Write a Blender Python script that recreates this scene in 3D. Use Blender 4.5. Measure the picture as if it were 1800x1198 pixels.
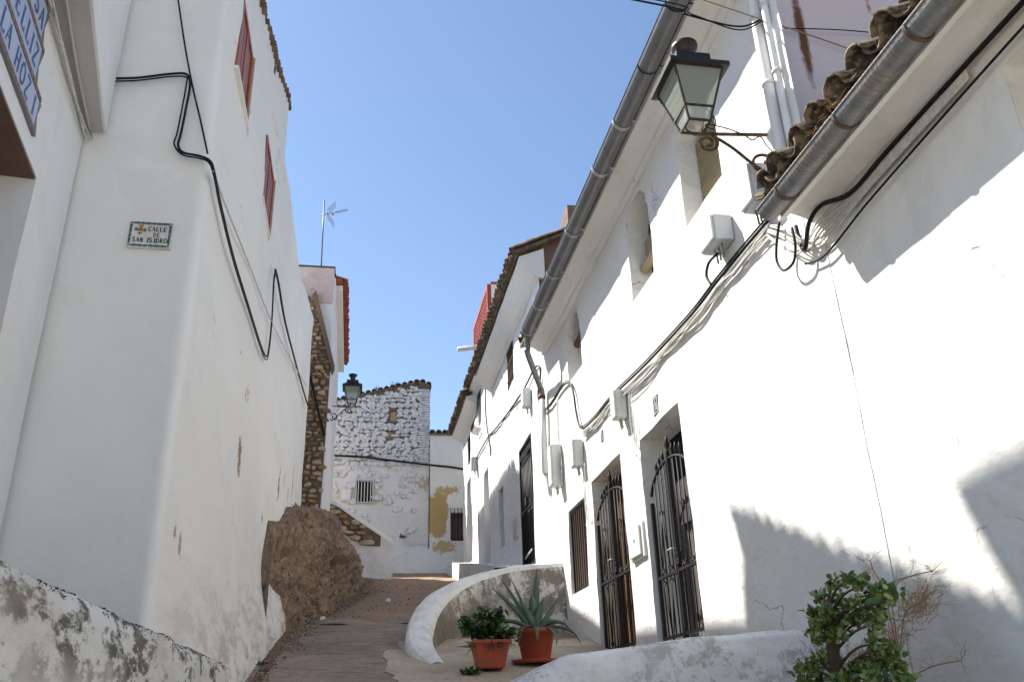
import bpy, bmesh, math, random
from mathutils import Vector, Matrix, noise
random.seed(7)
R = math.radians
S = bpy.context.scene
C = S.collection
for o in list(bpy.data.objects): bpy.data.objects.remove(o)

# ------------------------------------------------------------------ camera
# world: eye at the origin, Y runs up the street, X to the right, Z up
FPX = 1509.0
MR = ((0.98494378, 0.04041359, 0.16808479),
      (-0.17010944, 0.39978717, 0.90068474),
      (-0.03079824, -0.91571664, 0.40064262))
cd = bpy.data.cameras.new('camera'); cam = bpy.data.objects.new('camera', cd); C.objects.link(cam)
cd.sensor_width = 36.0; cd.lens = FPX / 1800 * 36; cd.clip_start = 0.05; cd.clip_end = 2000
cam.matrix_world = Matrix([[MR[i][0], -MR[i][1], -MR[i][2], 0] for i in range(3)] + [[0, 0, 0, 1]])
S.camera = cam

# ------------------------------------------------------------------ light
SUNV = Vector((-1.0, 0.78, 1.50)).normalized()
w = bpy.data.worlds.new('World'); S.world = w; w.use_nodes = True
nt = w.node_tree; bg = nt.nodes['Background']
sky = nt.nodes.new('ShaderNodeTexSky'); sky.sky_type = 'NISHITA'; sky.sun_disc = False
sky.sun_elevation = math.asin(SUNV.z); sky.sun_rotation = math.atan2(SUNV.x, SUNV.y)
sky.air_density = 1.0; sky.dust_density = 0.3; sky.ozone_density = 1.6; sky.altitude = 100
nt.links.new(sky.outputs[0], bg.inputs[0]); bg.inputs[1].default_value = 0.0505
sd = bpy.data.lights.new('sun', 'SUN'); sd.energy = 2.55; sd.angle = R(0.7); sd.color = (1.0, 0.955, 0.88)
sun = bpy.data.objects.new('sun', sd); C.objects.link(sun)
sun.rotation_euler = SUNV.to_track_quat('Z', 'Y').to_euler(); sun.location = (-8, 8, 20)
S.view_settings.view_transform = 'Standard'; S.view_settings.look = 'None'
S.view_settings.gamma = 1; S.view_settings.use_curve_mapping = False
S.view_settings.exposure = 2.03

# ------------------------------------------------------------------ helpers
def ray(px, py):
    v = (px - 900.0, py - 599.0, FPX)
    return Vector([sum(MR[i][k] * v[k] for k in range(3)) for i in range(3)])
def ax(px, py, x): r = ray(px, py); return r * (x / r.x)     # a pixel met with the wall x = const
def ay(px, py, y): r = ray(px, py); return r * (y / r.y)     # a pixel met with the wall y = const
def G(y):                                                    # the street climbs
    y = max(-14.0, min(30.0, y)); return -1.6 + 0.217 * y
def lerp(a, b, t): return a + (b - a) * t
def fbm(p, s, o=3):
    v = 0; a = 1; t = 0
    for i in range(o):
        v += a * noise.noise(p * s); t += a; a *= .5; s *= 2.1
    return v / t
WM = {}                                                       # world matrices by object
def link(o, parent=None, mw=None):
    C.objects.link(o); mw = mw or Matrix()
    if parent:
        o.parent = parent; o.matrix_parent_inverse = WM[parent].inverted()
    o.matrix_basis = mw; WM[o] = mw
    return o
def tag(o, label, cat=None, group=None, kind=None):
    if label: o['label'] = label
    if cat: o['category'] = cat
    if group: o['group'] = group
    if kind: o['kind'] = kind
    return o
def thing(name, label, cat, loc=(0, 0, 0), group=None):
    o = bpy.data.objects.new(name, None); o.empty_display_size = .1
    link(o, None, Matrix.Translation(loc)); return tag(o, label, cat, group)
def inst(name, mesh, parent, mw): return link(bpy.data.objects.new(name, mesh), parent, mw)

class MB:
    def __init__(s): s.v = []; s.f = []
    def add(s, vs, fs):
        n = len(s.v); s.v += [tuple(v) for v in vs]; s.f += [tuple(i + n for i in f) for f in fs]; return s
    def box(s, c, d, m=None):
        x, y, z = d[0] / 2, d[1] / 2, d[2] / 2; c = Vector(c)
        vs = [Vector((a * x, b * y, e * z)) for a in (-1, 1) for b in (-1, 1) for e in (-1, 1)]
        vs = [(m @ v if m else v) + c for v in vs]
        return s.add(vs, [(0, 1, 3, 2), (4, 6, 7, 5), (0, 4, 5, 1), (2, 3, 7, 6), (0, 2, 6, 4), (1, 5, 7, 3)])
    def b2(s, a, b): return s.box([(a[i] + b[i]) / 2 for i in range(3)], [abs(b[i] - a[i]) for i in range(3)])
    def tube(s, path, r, n=8, cap=True):
        P = [Vector(p) for p in path]; L = len(P)
        rr = r if isinstance(r, (list, tuple)) else [r] * L
        T = [(P[min(i + 1, L - 1)] - P[max(i - 1, 0)]).normalized() for i in range(L)]
        u = T[0].orthogonal().normalized(); vs = []; fs = []
        for i in range(L):
            u = (u - T[i] * u.dot(T[i]));  u = u.normalized() if u.length > 1e-6 else T[i].orthogonal().normalized()
            w_ = T[i].cross(u)
            for k in range(n):
                a = 2 * math.pi * k / n; vs.append(P[i] + (u * math.cos(a) + w_ * math.sin(a)) * rr[i])
        for i in range(L - 1):
            for k in range(n):
                k2 = (k + 1) % n; fs.append((i * n + k, i * n + k2, (i + 1) * n + k2, (i + 1) * n + k))
        if cap: fs.append(tuple(range(n - 1, -1, -1))); fs.append(tuple((L - 1) * n + k for k in range(n)))
        return s.add(vs, fs)
    def lathe(s, prof, n=16, c=(0, 0, 0), rot=0, sx=1, sy=1):
        vs = []; fs = []; L = len(prof)
        for r_, z in prof:
            for k in range(n):
                a = rot + 2 * math.pi * k / n; vs.append((c[0] + r_ * math.cos(a) * sx, c[1] + r_ * math.sin(a) * sy, c[2] + z))
        for i in range(L - 1):
            for k in range(n):
                k2 = (k + 1) % n; fs.append((i * n + k, i * n + k2, (i + 1) * n + k2, (i + 1) * n + k))
        fs.append(tuple(range(n - 1, -1, -1))); fs.append(tuple((L - 1) * n + k for k in range(n)))
        return s.add(vs, fs)
    def grid(s, fn, nu, nv):
        vs = [fn(i / nu, j / nv) for i in range(nu + 1) for j in range(nv + 1)]
        return s.add(vs, [(i * (nv + 1) + j, (i + 1) * (nv + 1) + j, (i + 1) * (nv + 1) + j + 1, i * (nv + 1) + j + 1) for i in range(nu) for j in range(nv)])
    def mesh(s, name, mat, smooth=False):
        me = bpy.data.meshes.new(name); me.from_pydata(s.v, [], s.f)
        me.materials.append(mat)
        if smooth: me.polygons.foreach_set('use_smooth', [True] * len(me.polygons))
        bm = bmesh.new(); bm.from_mesh(me); bmesh.ops.recalc_face_normals(bm, faces=bm.faces)
        bm.to_mesh(me); bm.free(); me.update(); return me
    def build(s, name, mat, parent=None, smooth=False, mw=None, bevel=0):
        o = link(bpy.data.objects.new(name, s.mesh(name, mat, smooth)), parent, mw)
        if bevel:
            b = o.modifiers.new('bevel', 'BEVEL'); b.width = bevel; b.segments = 2; b.limit_method = 'ANGLE'
        return o
def smooth_path(pts, n=6):
    P = [Vector(p) for p in pts]; out = []
    for i in range(len(P) - 1):
        a = P[max(i - 1, 0)]; b = P[i]; c = P[i + 1]; d = P[min(i + 2, len(P) - 1)]
        for k in range(n):
            t = k / n
            out.append(.5 * ((2 * b) + (c - a) * t + (2 * a - 5 * b + 4 * c - d) * t * t + (-a + 3 * b - 3 * c + d) * t ** 3))
    out.append(P[-1]); return out
def spiral(c, r0, r1, a0, a1, e1, e2, n=24):
    c = Vector(c); e1 = Vector(e1); e2 = Vector(e2)
    return [c + (e1 * math.cos(lerp(a0, a1, i / n)) + e2 * math.sin(lerp(a0, a1, i / n))) * lerp(r0, r1, i / n) for i in range(n + 1)]

# ------------------------------------------------------------------ materials
MAT = {}
class NT:
    def __init__(s, name):
        s.m = bpy.data.materials.new(name); s.m.use_nodes = True; s.t = s.m.node_tree
        s.b = s.t.nodes['Principled BSDF']
    def n(s, typ, **kw):
        nd = s.t.nodes.new(typ)
        for k, v in kw.items():
            if k in nd.inputs.keys(): nd.inputs[k].default_value = v
            else: setattr(nd, k, v)
        return nd
    def l(s, a, b): s.t.links.new(a, b)
    def pos(s, scale=(1, 1, 1), obj=False):
        g = s.n('ShaderNodeTexCoord').outputs['Object'] if obj else s.n('ShaderNodeNewGeometry').outputs['Position']
        if scale == (1, 1, 1): return g
        m = s.n('ShaderNodeVectorMath', operation='MULTIPLY'); s.l(g, m.inputs[0]); m.inputs[1].default_value = scale
        return m.outputs[0]
    def noise(s, vec, scale, detail=4, rough=.55, dist=0):
        nd = s.n('ShaderNodeTexNoise'); s.l(vec, nd.inputs['Vector'])
        nd.inputs['Scale'].default_value = scale; nd.inputs['Detail'].default_value = detail
        nd.inputs['Roughness'].default_value = rough; nd.inputs['Distortion'].default_value = dist
        return nd.outputs[0]
    def ramp(s, v, a, b, lo=0., hi=1.):
        nd = s.n('ShaderNodeMapRange', clamp=True); s.l(v, nd.inputs[0])
        for i, x in enumerate((a, b, lo, hi)): nd.inputs[i + 1].default_value = x
        return nd.outputs[0]
    def mul(s, a, b, op='MULTIPLY'):
        nd = s.n('ShaderNodeMath', operation=op)
        for i, x in enumerate((a, b)):
            if isinstance(x, (int, float)): nd.inputs[i].default_value = x
            else: s.l(x, nd.inputs[i])
        return nd.outputs[0]
    def mix(s, f, a, b):
        nd = s.n('ShaderNodeMix', data_type='RGBA')
        if isinstance(f, (int, float)): nd.inputs[0].default_value = f
        else: s.l(f, nd.inputs[0])
        for i, x in ((6, a), (7, b)):
            if isinstance(x, tuple): nd.inputs[i].default_value = (*x, 1)
            else: s.l(x, nd.inputs[i])
        return nd.outputs[2]
    def xyz(s):
        x = s.n('ShaderNodeSeparateXYZ'); s.l(s.pos(), x.inputs[0]); return x.outputs
    def bump(s, h, strength, dist=.02, prev=None):
        nd = s.n('ShaderNodeBump'); s.l(h, nd.inputs['Height']); nd.inputs['Strength'].default_value = strength
        nd.inputs['Distance'].default_value = dist
        if prev: s.l(prev, nd.inputs['Normal'])
        return nd.outputs[0]
    def done(s, col, rough=.8, normal=None, metal=0):
        if isinstance(col, tuple): s.b.inputs['Base Color'].default_value = (*col, 1)
        else: s.l(col, s.b.inputs['Base Color'])
        s.b.inputs['Metallic'].default_value = metal
        if isinstance(rough, (int, float)): s.b.inputs['Roughness'].default_value = rough
        else: s.l(rough, s.b.inputs['Roughness'])
        if normal: s.l(normal, s.b.inputs['Normal'])
        return s.m

def plaster(name, base=(.865, .85, .81), alt=None, chip=.0, chipcol=(.30, .24, .17), dirt=.25, dirtcol=(.42, .38, .32),
            foot=.0, lump=.35, moss=0, patches=(), chipscale=3.0, streak=.05, ysc=1.0, upper=None, crack=0, mb_=0.0):
    t = NT(name); p0 = t.pos(); p = t.pos((1, ysc, 1)) if ysc != 1 else p0; X = t.xyz()
    big = t.noise(p, .55, 5, .6); mid = t.noise(p, 4, 6, .65); fine = t.noise(p, 38, 4, .6)
    alt = alt or tuple(c * .90 for c in base)
    col = t.mix(t.ramp(big, .35, .7), base, alt)
    st = t.noise(t.pos((5, 5 * ysc, .45)), 1.3, 5, .6)
    col = t.mix(t.mul(t.ramp(st, .55, .8), streak * 2), col, tuple(c * .72 for c in base))
    pr = t.noise(t.pos((.8, .8 * ysc, 1.1)), .95, 3, .45, .4)
    col = t.mix(t.mul(t.ramp(pr, .535, .55), .5), col, tuple(c * f_ for c, f_ in zip(base, (.94, .925, .89))))
    col = t.mix(t.mul(t.ramp(t.noise(t.pos((1.2, 1.2 * ysc, .9)), 1.4, 4, .5, .3), .58, .60), .5), col, tuple(c * .90 for c in base))
    # dirt specks in loose fields
    sp = t.mul(t.ramp(mid, .60, .74), t.ramp(big, .42, .62))
    col = t.mix(t.mul(sp, dirt), col, dirtcol)
    h = t.mul(t.mul(X[2], t.mul(t.mul(X[1], .217), 1.6, 'SUBTRACT'), 'SUBTRACT'), 1)      # height over the sloping street
    if foot:
        fm = t.mul(t.ramp(h, .0, 1.3, 1, 0), t.ramp(t.noise(p, 5.0, 9, .74), .46, .60))
        col = t.mix(t.mul(fm, foot), col, (.36, .30, .22))
    if chip:
        cn = t.noise(t.pos((1, ysc, .55)), chipscale, 9, .72); lim = t.noise(p, .8, 3)
        cm = t.mul(t.ramp(cn, .63, .655), t.ramp(lim, .62 - chip * .3, .72 - chip * .3))
        col = t.mix(cm, col, chipcol)
    if moss:
        mn = t.noise(t.pos((1.1, 1.1 * ysc, 1)), 4.2, 12, .74); ml = t.noise(p, 1.1, 4, .6)
        mm = t.mul(t.ramp(mn, .50 - mb_ * .35, .55 - mb_ * .25), t.ramp(ml, .36 - mb_, .47 - mb_)); sp2 = t.ramp(t.noise(t.pos((1, ysc, 1)), 11, 10, .72), .565, .60)
        mm = t.mul(mm, t.mul(sp2, t.ramp(ml, .34, .5)), 'MAXIMUM')
        col = t.mix(t.mul(mm, moss), col, (.085, .070, .045))
        m2 = t.ramp(t.noise(p, 2.6, 10, .72), .46, .62)
        col = t.mix(t.mul(m2, moss * .45), col, (.42, .36, .28))
    for (cx, cy, cz, rx, ry, rz, pc, soft) in patches:      # stains and bare render, each with a ragged outline of its own
        sub = t.n('ShaderNodeVectorMath', operation='SUBTRACT'); t.l(p0, sub.inputs[0]); sub.inputs[1].default_value = (cx, cy, cz)
        dv = t.n('ShaderNodeVectorMath', operation='DIVIDE'); t.l(sub.outputs[0], dv.inputs[0]); dv.inputs[1].default_value = (rx, ry, rz)
        ln = t.n('ShaderNodeVectorMath', operation='LENGTH'); t.l(dv.outputs[0], ln.inputs[0])
        dn = t.mul(t.mul(t.noise(p0, 3.2 if min(ry, rz) > .25 else 9.0, 8, .72), .5, 'SUBTRACT'), 2.2 if min(ry, rz) > .25 else 4.5)
        col = t.mix(t.ramp(t.mul(ln.outputs['Value'], dn, 'ADD'), 1 - soft, 1.0, 1, 0), col, pc)
    if crack:
        wp = t.n('ShaderNodeVectorMath', operation='ADD'); nz = t.n('ShaderNodeTexNoise'); t.l(p, nz.inputs['Vector']); nz.inputs['Scale'].default_value = 2.2; nz.inputs['Detail'].default_value = 6
        sc_ = t.n('ShaderNodeVectorMath', operation='SCALE'); t.l(nz.outputs['Color'], sc_.inputs[0]); sc_.inputs['Scale'].default_value = .9; t.l(p, wp.inputs[0]); t.l(sc_.outputs[0], wp.inputs[1])
        vo = t.n('ShaderNodeTexVoronoi', feature='DISTANCE_TO_EDGE'); t.l(wp.outputs[0], vo.inputs['Vector']); vo.inputs['Scale'].default_value = .75
        cm_ = t.mul(t.ramp(vo.outputs['Distance'], .0015, .006, 1, 0), t.ramp(t.noise(p, 1.3, 4, .6), .52, .60))
        col = t.mix(t.mul(cm_, crack), col, (.22, .19, .16))
    if upper:
        um = t.ramp(t.mul(X[2], t.mul(t.noise(p, 1.4, 5, .6), 1.6), 'ADD'), upper[0], upper[0] + .35)
        col = t.mix(um, col, upper[1])
    b1 = t.bump(t.noise(p, 3.0, 3, .5), lump, .06)
    b2 = t.bump(mid, lump * .55, .02, b1); b3 = t.bump(fine, .35, .007, t.bump(t.noise(t.pos((3, 3 * ysc, 14)), 2.0, 4, .6), .25, .008, b2))
    MAT[name] = t.done(col, .88, b3); return MAT[name]

def simple(name, col, col2=None, scale=6, rough=.6, bump=.15, metal=0, stretch=(1, 1, 1), thr=(.35, .65), obj=False):
    t = NT(name); n_ = t.noise(t.pos(stretch, obj), scale, 6, .62)
    c = t.mix(t.ramp(n_, *thr), col, col2 or tuple(x * .7 for x in col))
    MAT[name] = t.done(c, rough, t.bump(n_, bump, .01), metal)
    if name in ('iron', 'cable_black'): t.b.inputs['Specular IOR Level'].default_value = .22
    return MAT[name]

LEFTP = []
for px_, py_, ry_, rz_ in ((418, 800, .10, .16), (487, 860, .10, .16), (497, 845, .07, .10), (513, 850, .09, .22), (505, 868, .07, .10), (490, 832, .05, .12), (456, 912, .05, .07), (275, 870, .02, .16), (300, 930, .05, .05), (310, 955, .05, .08), (273, 940, .02, .06)):
    q_ = ax(px_, py_, -1.15); LEFTP.append((q_.x, q_.y, q_.z, .3, ry_, rz_, (.33, .20, .10) if px_ > 330 else (.42, .36, .28), .12))
plaster('white', dirt=.22, chip=.0, lump=.30)
plaster('white_left', base=(.865, .85, .815), dirt=.25, chip=.28, chipcol=(.34, .25, .15), foot=.95, lump=.34, chipscale=2.6, streak=.12, ysc=.33, patches=LEFTP, crack=.45)
plaster('white_sign', base=(.87, .85, .80), dirt=.18, chip=.06, chipcol=(.34, .26, .18), foot=.3, lump=.22, streak=.08)
plaster('white_near', base=(.84, .83, .81), dirt=.15, lump=.25)
plaster('white_right', base=(.83, .82, .79), alt=(.76, .75, .715), dirt=.34, foot=.2, lump=1.0, ysc=.6, chip=.06, chipcol=(.36, .33, .29), chipscale=6, crack=.7)
plaster('white_old', base=(.80, .785, .735), alt=(.72, .70, .64), dirt=.45, foot=.2, lump=1.0, dirtcol=(.5, .46, .38), streak=.14, ysc=.7, crack=.9, chip=.05, chipcol=(.40, .35, .28), chipscale=5)
plaster('white_wall_moss', base=(.74, .73, .70), dirt=.5, moss=.95, foot=.0, lump=.9, chip=.1, ysc=.36)
plaster('white_ledge', base=(.72, .72, .72), dirt=.6, moss=.45, lump=1.0, chip=.12)
plaster('white_coping', base=(.84, .835, .81), dirt=.35, lump=1.0, foot=.35)
plaster('white_planter', base=(.76, .75, .72), dirt=.6, lump=.9, moss=.85, mb_=.10,
        patches=((1.15, 11.6, .95, .9, 1.9, .75, (.30, .26, .21), .9), (1.0, 11.2, 1.0, .75, 1.6, .62, (.17, .15, .12), .75), (1.7, 12.5, 1.15, .62, .9, .72, (.20, .18, .15), .8), (2.2, 12.6, .7, .6, .8, .35, (.24, .21, .17), .8), (.95, 10.9, .62, .5, .9, .4, (.15, .13, .10), .6), (1.55, 12.2, .75, .5, .6, .35, (.13, .11, .09), .5)))
plaster('white_stair', base=(.76, .76, .76), dirt=.4, foot=.25, lump=.7)
far_p = [(2.42, 26.4, 5.75, .36, .6, .75, (.46, .31, .13), .12), (2.6, 26.4, 4.8, .3, .6, .18, (.50, .38, .2), .1), (2.75, 26.4, 6.55, .35, .5, .14, (.50, .36, .17), .1)]
plaster('white_far', base=(.80, .785, .74), dirt=.3, lump=.4, foot=.25, patches=far_p)
plaster('mortar_far', base=(.72, .715, .70), alt=(.60, .59, .57), dirt=.7, dirtcol=(.22, .20, .18), lump=.8, chip=.5, chipcol=(.13, .115, .10), chipscale=6, upper=(8.1, (.13, .115, .10)),
        patches=((.0, 26.5, 6.35, .75, .6, .3, (.60, .52, .42), .3), (2.1, 26.5, 6.8, .42, .6, .25, (.46, .36, .25), .5)))
plaster('pink', base=(.62, .55, .57), alt=(.56, .50, .53), dirt=.8, dirtcol=(.33, .29, .30), lump=.45,
        patches=((3.30, 4.75, 4.78, .05, .4, .55, (.13, .05, .025), .5), (3.95, 4.75, 5.25, .03, .3, .14, (.33, .17, .08), .8)))
plaster('white_b', base=(.74, .73, .74), dirt=.6, chip=.12, chipcol=(.36, .2, .18), lump=.6)
plaster('painted_brick', base=(.62, .55, .54), alt=(.45, .33, .31), dirt=.9, dirtcol=(.24, .14, .13), chip=.55, chipcol=(.30, .13, .12), lump=.8, chipscale=4)
plaster('brown_render', base=(.20, .125, .085), alt=(.13, .08, .055), dirt=.5, dirtcol=(.09, .06, .045), lump=.6)
plaster('brown_soffit', base=(.17, .105, .075), alt=(.13, .08, .06), dirt=.4, dirtcol=(.3, .25, .2), lump=.6)
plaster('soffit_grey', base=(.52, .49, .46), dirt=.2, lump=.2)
simple('soot', (.05, .045, .04), rough=.9)
simple('dark', (.010, .010, .011), rough=.9)
simple('iron', (.014, .014, .016), (.028, .026, .026), 30, .5, .2, .1)
simple('rust_iron', (.045, .030, .022), (.16, .075, .030), 22, .7, .3, .3, thr=(.42, .6))
simple('lamp_black', (.016, .017, .020), (.045, .034, .028), 18, .45, .15, .5)
simple('lamp_rim', (.07, .035, .02), (.030, .022, .018), 22, .6, .2, .3)
simple('cable_black', (.012, .012, .013), rough=.55)
simple('cable_white', (.66, .65, .61), (.48, .47, .43), 30, .7)
simple('cable_tan', (.36, .25, .15), rough=.8)
simple('box_grey', (.50, .53, .55), (.44, .47, .49), 9, .5, .05)
simple('box_dark', (.20, .22, .23), rough=.5)
simple('box_white', (.70, .70, .67), (.60, .60, .56), 9, .6, .05)
simple('pvc', (.76, .75, .72), (.62, .60, .56), 8, .5)
simple('pvc_white', (.80, .80, .80), (.72, .72, .71), 8, .5)
simple('gutter_grey', (.17, .175, .18), (.13, .135, .14), 5, .45, .05, .35)
simple('gutter_joint', (.42, .42, .41), rough=.5, metal=.3)
simple('dark_band', (.055, .035, .028), (.15, .07, .03), 20, .7, .3)
simple('wood_red', (.40, .11, .032), (.24, .065, .022), 5, .42, .15, 0, (9, 9, .8))
simple('trim_pale', (.55, .40, .28), (.45, .32, .22), 6, .6)
simple('wood_frame', (.36, .18, .08), (.24, .11, .05), 6, .5)
simple('wood_dark', (.085, .040, .026), (.045, .022, .016), 5, .5, .2, 0, (9, 9, .6))
simple('blind_tan', (.40, .34, .22), (.30, .25, .16), 8, .6)
simple('blind_brown', (.17, .085, .045), (.10, .05, .03), 8, .6)
simple('curtain', (.15, .135, .12), (.11, .10, .09), 3, .9, .2, 0, (6, 6, .4))
simple('curtain_yellow', (.42, .26, .04), (.30, .18, .03), 4, .8, .2, 0, (8, 8, .4))
simple('chain_blind', (.055, .04, .035), (.22, .15, .12), 26, .7, .4, thr=(.5, .62))
simple('tile_clay', (.22, .155, .10), (.085, .070, .055), 7, .9, .6, thr=(.38, .62))
simple('tile_mossy', (.25, .19, .125), (.055, .044, .036), 14, .95, 1.0, thr=(.42, .56))
simple('tile_red', (.36, .085, .050), (.22, .05, .032), 6, .8, .3)
simple('lattice_red', (.42, .085, .065), (.27, .05, .045), 5, .8, .3)
simple('stone_white', (.70, .69, .67), (.36, .34, .32), 9, .9, .9, thr=(.46, .66))
simple('ochre', (.62, .47, .27), (.48, .36, .2), 6, .9, .4)
simple('stone_brown', (.46, .28, .125), (.24, .155, .085), 5, .9, .8, thr=(.38, .6))
simple('stone_dark', (.26, .18, .115), (.14, .10, .07), 6, .9, .8)
simple('stone_pale', (.50, .42, .31), (.36, .27, .175), 6, .9, .8)
simple('mortar_brown', (.17, .125, .082), (.09, .068, .05), 7, .95, .9)
simple('pot', (.40, .070, .026), (.30, .075, .04), 5, .6, .1, thr=(.45, .62))
simple('soil', (.05, .035, .025), rough=1)
simple('leaf_dark', (.040, .105, .022), (.075, .15, .035), 14, .5, .1)
simple('leaf_jade', (.055, .115, .02), (.17, .235, .055), 9, .35, .1, thr=(.4, .62))
simple('leaf_young', (.15, .21, .045), (.23, .28, .08), 9, .35, .1)
simple('leaf_purple', (.06, .025, .09), rough=.6)
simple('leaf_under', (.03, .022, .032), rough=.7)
simple('agave', (.085, .145, .115), (.13, .19, .145), 3, .5, .1)
simple('agave_old', (.12, .13, .06), (.16, .13, .06), 3, .6, .2)
simple('bark', (.115, .07, .042), (.07, .045, .03), 12, .9, .6)
simple('dry', (.40, .26, .13), (.30, .18, .09), 12, .9, .2)
simple('weed', (.10, .16, .05), rough=.7)
simple('paper', (.75, .78, .82), rough=.7)
simple('antenna', (.20, .19, .18), rough=.5, metal=.5)
simple('enamel', (.74, .72, .66), rough=.35, bump=.02)
simple('plate_face', (.42, .42, .40), rough=.5, bump=.02)
simple('ink_black', (.02, .02, .025), rough=.5)
simple('ink_brown', (.055, .028, .028), rough=.5)
simple('ink_blue', (.035, .075, .32), rough=.35)
simple('tile_blue', (.46, .53, .70), (.42, .50, .68), 5, .3, .02)
simple('glaze_green', (.012, .155, .125), (.02, .10, .13), 60, .35)
simple('glaze_border', (.10, .16, .17), (.16, .13, .16), 60, .35)
simple('glaze_yellow', (.50, .27, .03), (.24, .10, .03), 70, .35)
simple('glaze_red', (.35, .10, .045), rough=.4)
simple('glaze_cobalt', (.08, .16, .42), rough=.4)

def special():
    # glass of the lanterns
    for nm, wire in (('lamp_glass', True), ('lamp_glass_plain', False)):
        t = NT(nm); p = t.pos()
        col = (.62, .66, .58)
        if wire:
            x = t.n('ShaderNodeSeparateXYZ'); t.l(p, x.inputs[0]); masks = []
            for k in (0, 1, 2):
                fr = t.n('ShaderNodeMath', operation='FRACT'); t.l(t.mul(x.outputs[k], 62), fr.inputs[0]); masks.append(t.ramp(fr.outputs[0], .78, .86))
            mz = t.mul(masks[2], masks[0], 'MAXIMUM')
            col = t.mix(t.mul(mz, .55), (.56, .60, .50), (.22, .25, .20))
        t.b.inputs['Transmission Weight'].default_value = .55; t.b.inputs['IOR'].default_value = 1.2
        MAT[nm] = t.done(col, .28)
    # galvanised near gutter with rust tide marks
    t = NT('gutter_zinc'); p = t.pos(); wv = t.n('ShaderNodeTexWave', wave_type='BANDS', bands_direction='Y')
    wv.inputs['Scale'].default_value = 9; wv.inputs['Distortion'].default_value = 6; wv.inputs['Detail'].default_value = 3; wv.inputs['Detail Scale'].default_value = 1.6
    t.l(p, wv.inputs['Vector']); big = t.noise(p, 3, 4)
    m_ = t.mul(t.ramp(wv.outputs[1], .62, .95), t.ramp(big, .38, .6))
    c = t.mix(t.ramp(t.noise(p, 12, 5), .3, .7), (.145, .155, .165), (.21, .215, .22))
    c = t.mix(t.mul(m_, .75), c, (.33, .235, .125)); MAT['gutter_zinc'] = t.done(c, .5, t.bump(wv.outputs[1], .25, .01), .35)
    # concrete lane with crosswise scoring
    t = NT('lane'); p = t.pos(); n1 = t.noise(p, .9, 8, .68); n2 = t.noise(p, 16, 7, .72); n3 = t.noise(t.pos((.9, 2.6, 1)), 3.2, 8, .70, .3); n4 = t.noise(p, 45, 5, .7)
    c = t.mix(t.ramp(n1, .36, .64), (.44, .335, .255), (.28, .22, .172))
    c = t.mix(t.mul(t.ramp(n3, .50, .64), .75), c, (.12, .092, .074)); c = t.mix(t.mul(t.ramp(n2, .54, .68), .6), c, (.60, .49, .38))
    c = t.mix(t.mul(t.ramp(n4, .58, .68), .7), c, (.06, .048, .042)); c = t.mix(t.mul(t.ramp(t.noise(p, 2.3, 7, .7), .56, .66), .55), c, (.30, .19, .12))
    MAT['lane'] = t.done(c, .95, t.bump(n4, .5, .015, t.bump(n2, .8, .035, t.bump(n3, .9, .06))))
    t = NT('lane_patch'); p = t.pos(); n1 = t.noise(p, 2.2, 7, .65); n2 = t.noise(p, 18, 6, .7)
    c = t.mix(t.ramp(n1, .35, .65), (.52, .44, .34), (.38, .31, .235)); c = t.mix(t.mul(t.ramp(n2, .5, .7), .5), c, (.12, .10, .08))
    MAT['lane_patch'] = t.done(c, .95, t.bump(n2, .5, .02))
    t = NT('earth'); p = t.pos(); n1 = t.noise(p, 1.6, 8, .68); n2 = t.noise(p, 9, 8, .72); n3 = t.noise(t.pos((.6, 3, 1)), 2, 6, .6)
    c = t.mix(t.ramp(n1, .35, .65), (.38, .24, .155), (.26, .195, .145)); c = t.mix(t.mul(t.ramp(n3, .5, .7), .6), c, (.34, .235, .15))
    c = t.mix(t.mul(t.ramp(n2, .55, .72), .8), c, (.055, .043, .034))
    MAT['earth'] = t.done(c, .97, t.bump(n2, .9, .04, t.bump(n1, .7, .08)))
    # rock bank
    t = NT('rock'); p = t.pos((1, .5, .8)); n1 = t.noise(p, 1.8, 9, .72, .8); n2 = t.noise(p, 7, 9, .75, .5); n3 = t.noise(t.pos((2.0, 1.0, .6)), 5, 7, .7, .4)
    c = t.mix(t.ramp(n1, .38, .60), (.44, .285, .18), (.25, .19, .15)); c = t.mix(t.mul(t.ramp(n2, .53, .62), .9), c, (.58, .39, .22))
    c = t.mix(t.mul(t.ramp(n3, .53, .66), .8), c, (.055, .043, .036)); c = t.mix(t.mul(t.ramp(t.noise(p, 1.3, 6, .7), .58, .68), .7), c, (.46, .36, .25))
    c = t.mix(t.mul(t.ramp(t.noise(p, 13, 7, .7), .58, .66), .7), c, (.50, .38, .25))
    MAT['rock'] = t.done(c, .97, t.bump(n2, 1.0, .07, t.bump(n3, 1.0, .07)))
    t = NT('paving'); p = t.pos(); n1 = t.noise(p, .8, 7, .65); n2 = t.noise(p, 14, 6, .7)  # pale tone raised so the added ground sheet bounces more sun
    c = t.mix(t.ramp(n1, .35, .65), (.58, .54, .47), (.50, .46, .40)); c = t.mix(t.mul(t.ramp(n2, .5, .7), .4), c, (.36, .32, .27))
    MAT['paving'] = t.done(c, .95, t.bump(n2, .5, .02))
special()
M = MAT

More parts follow.
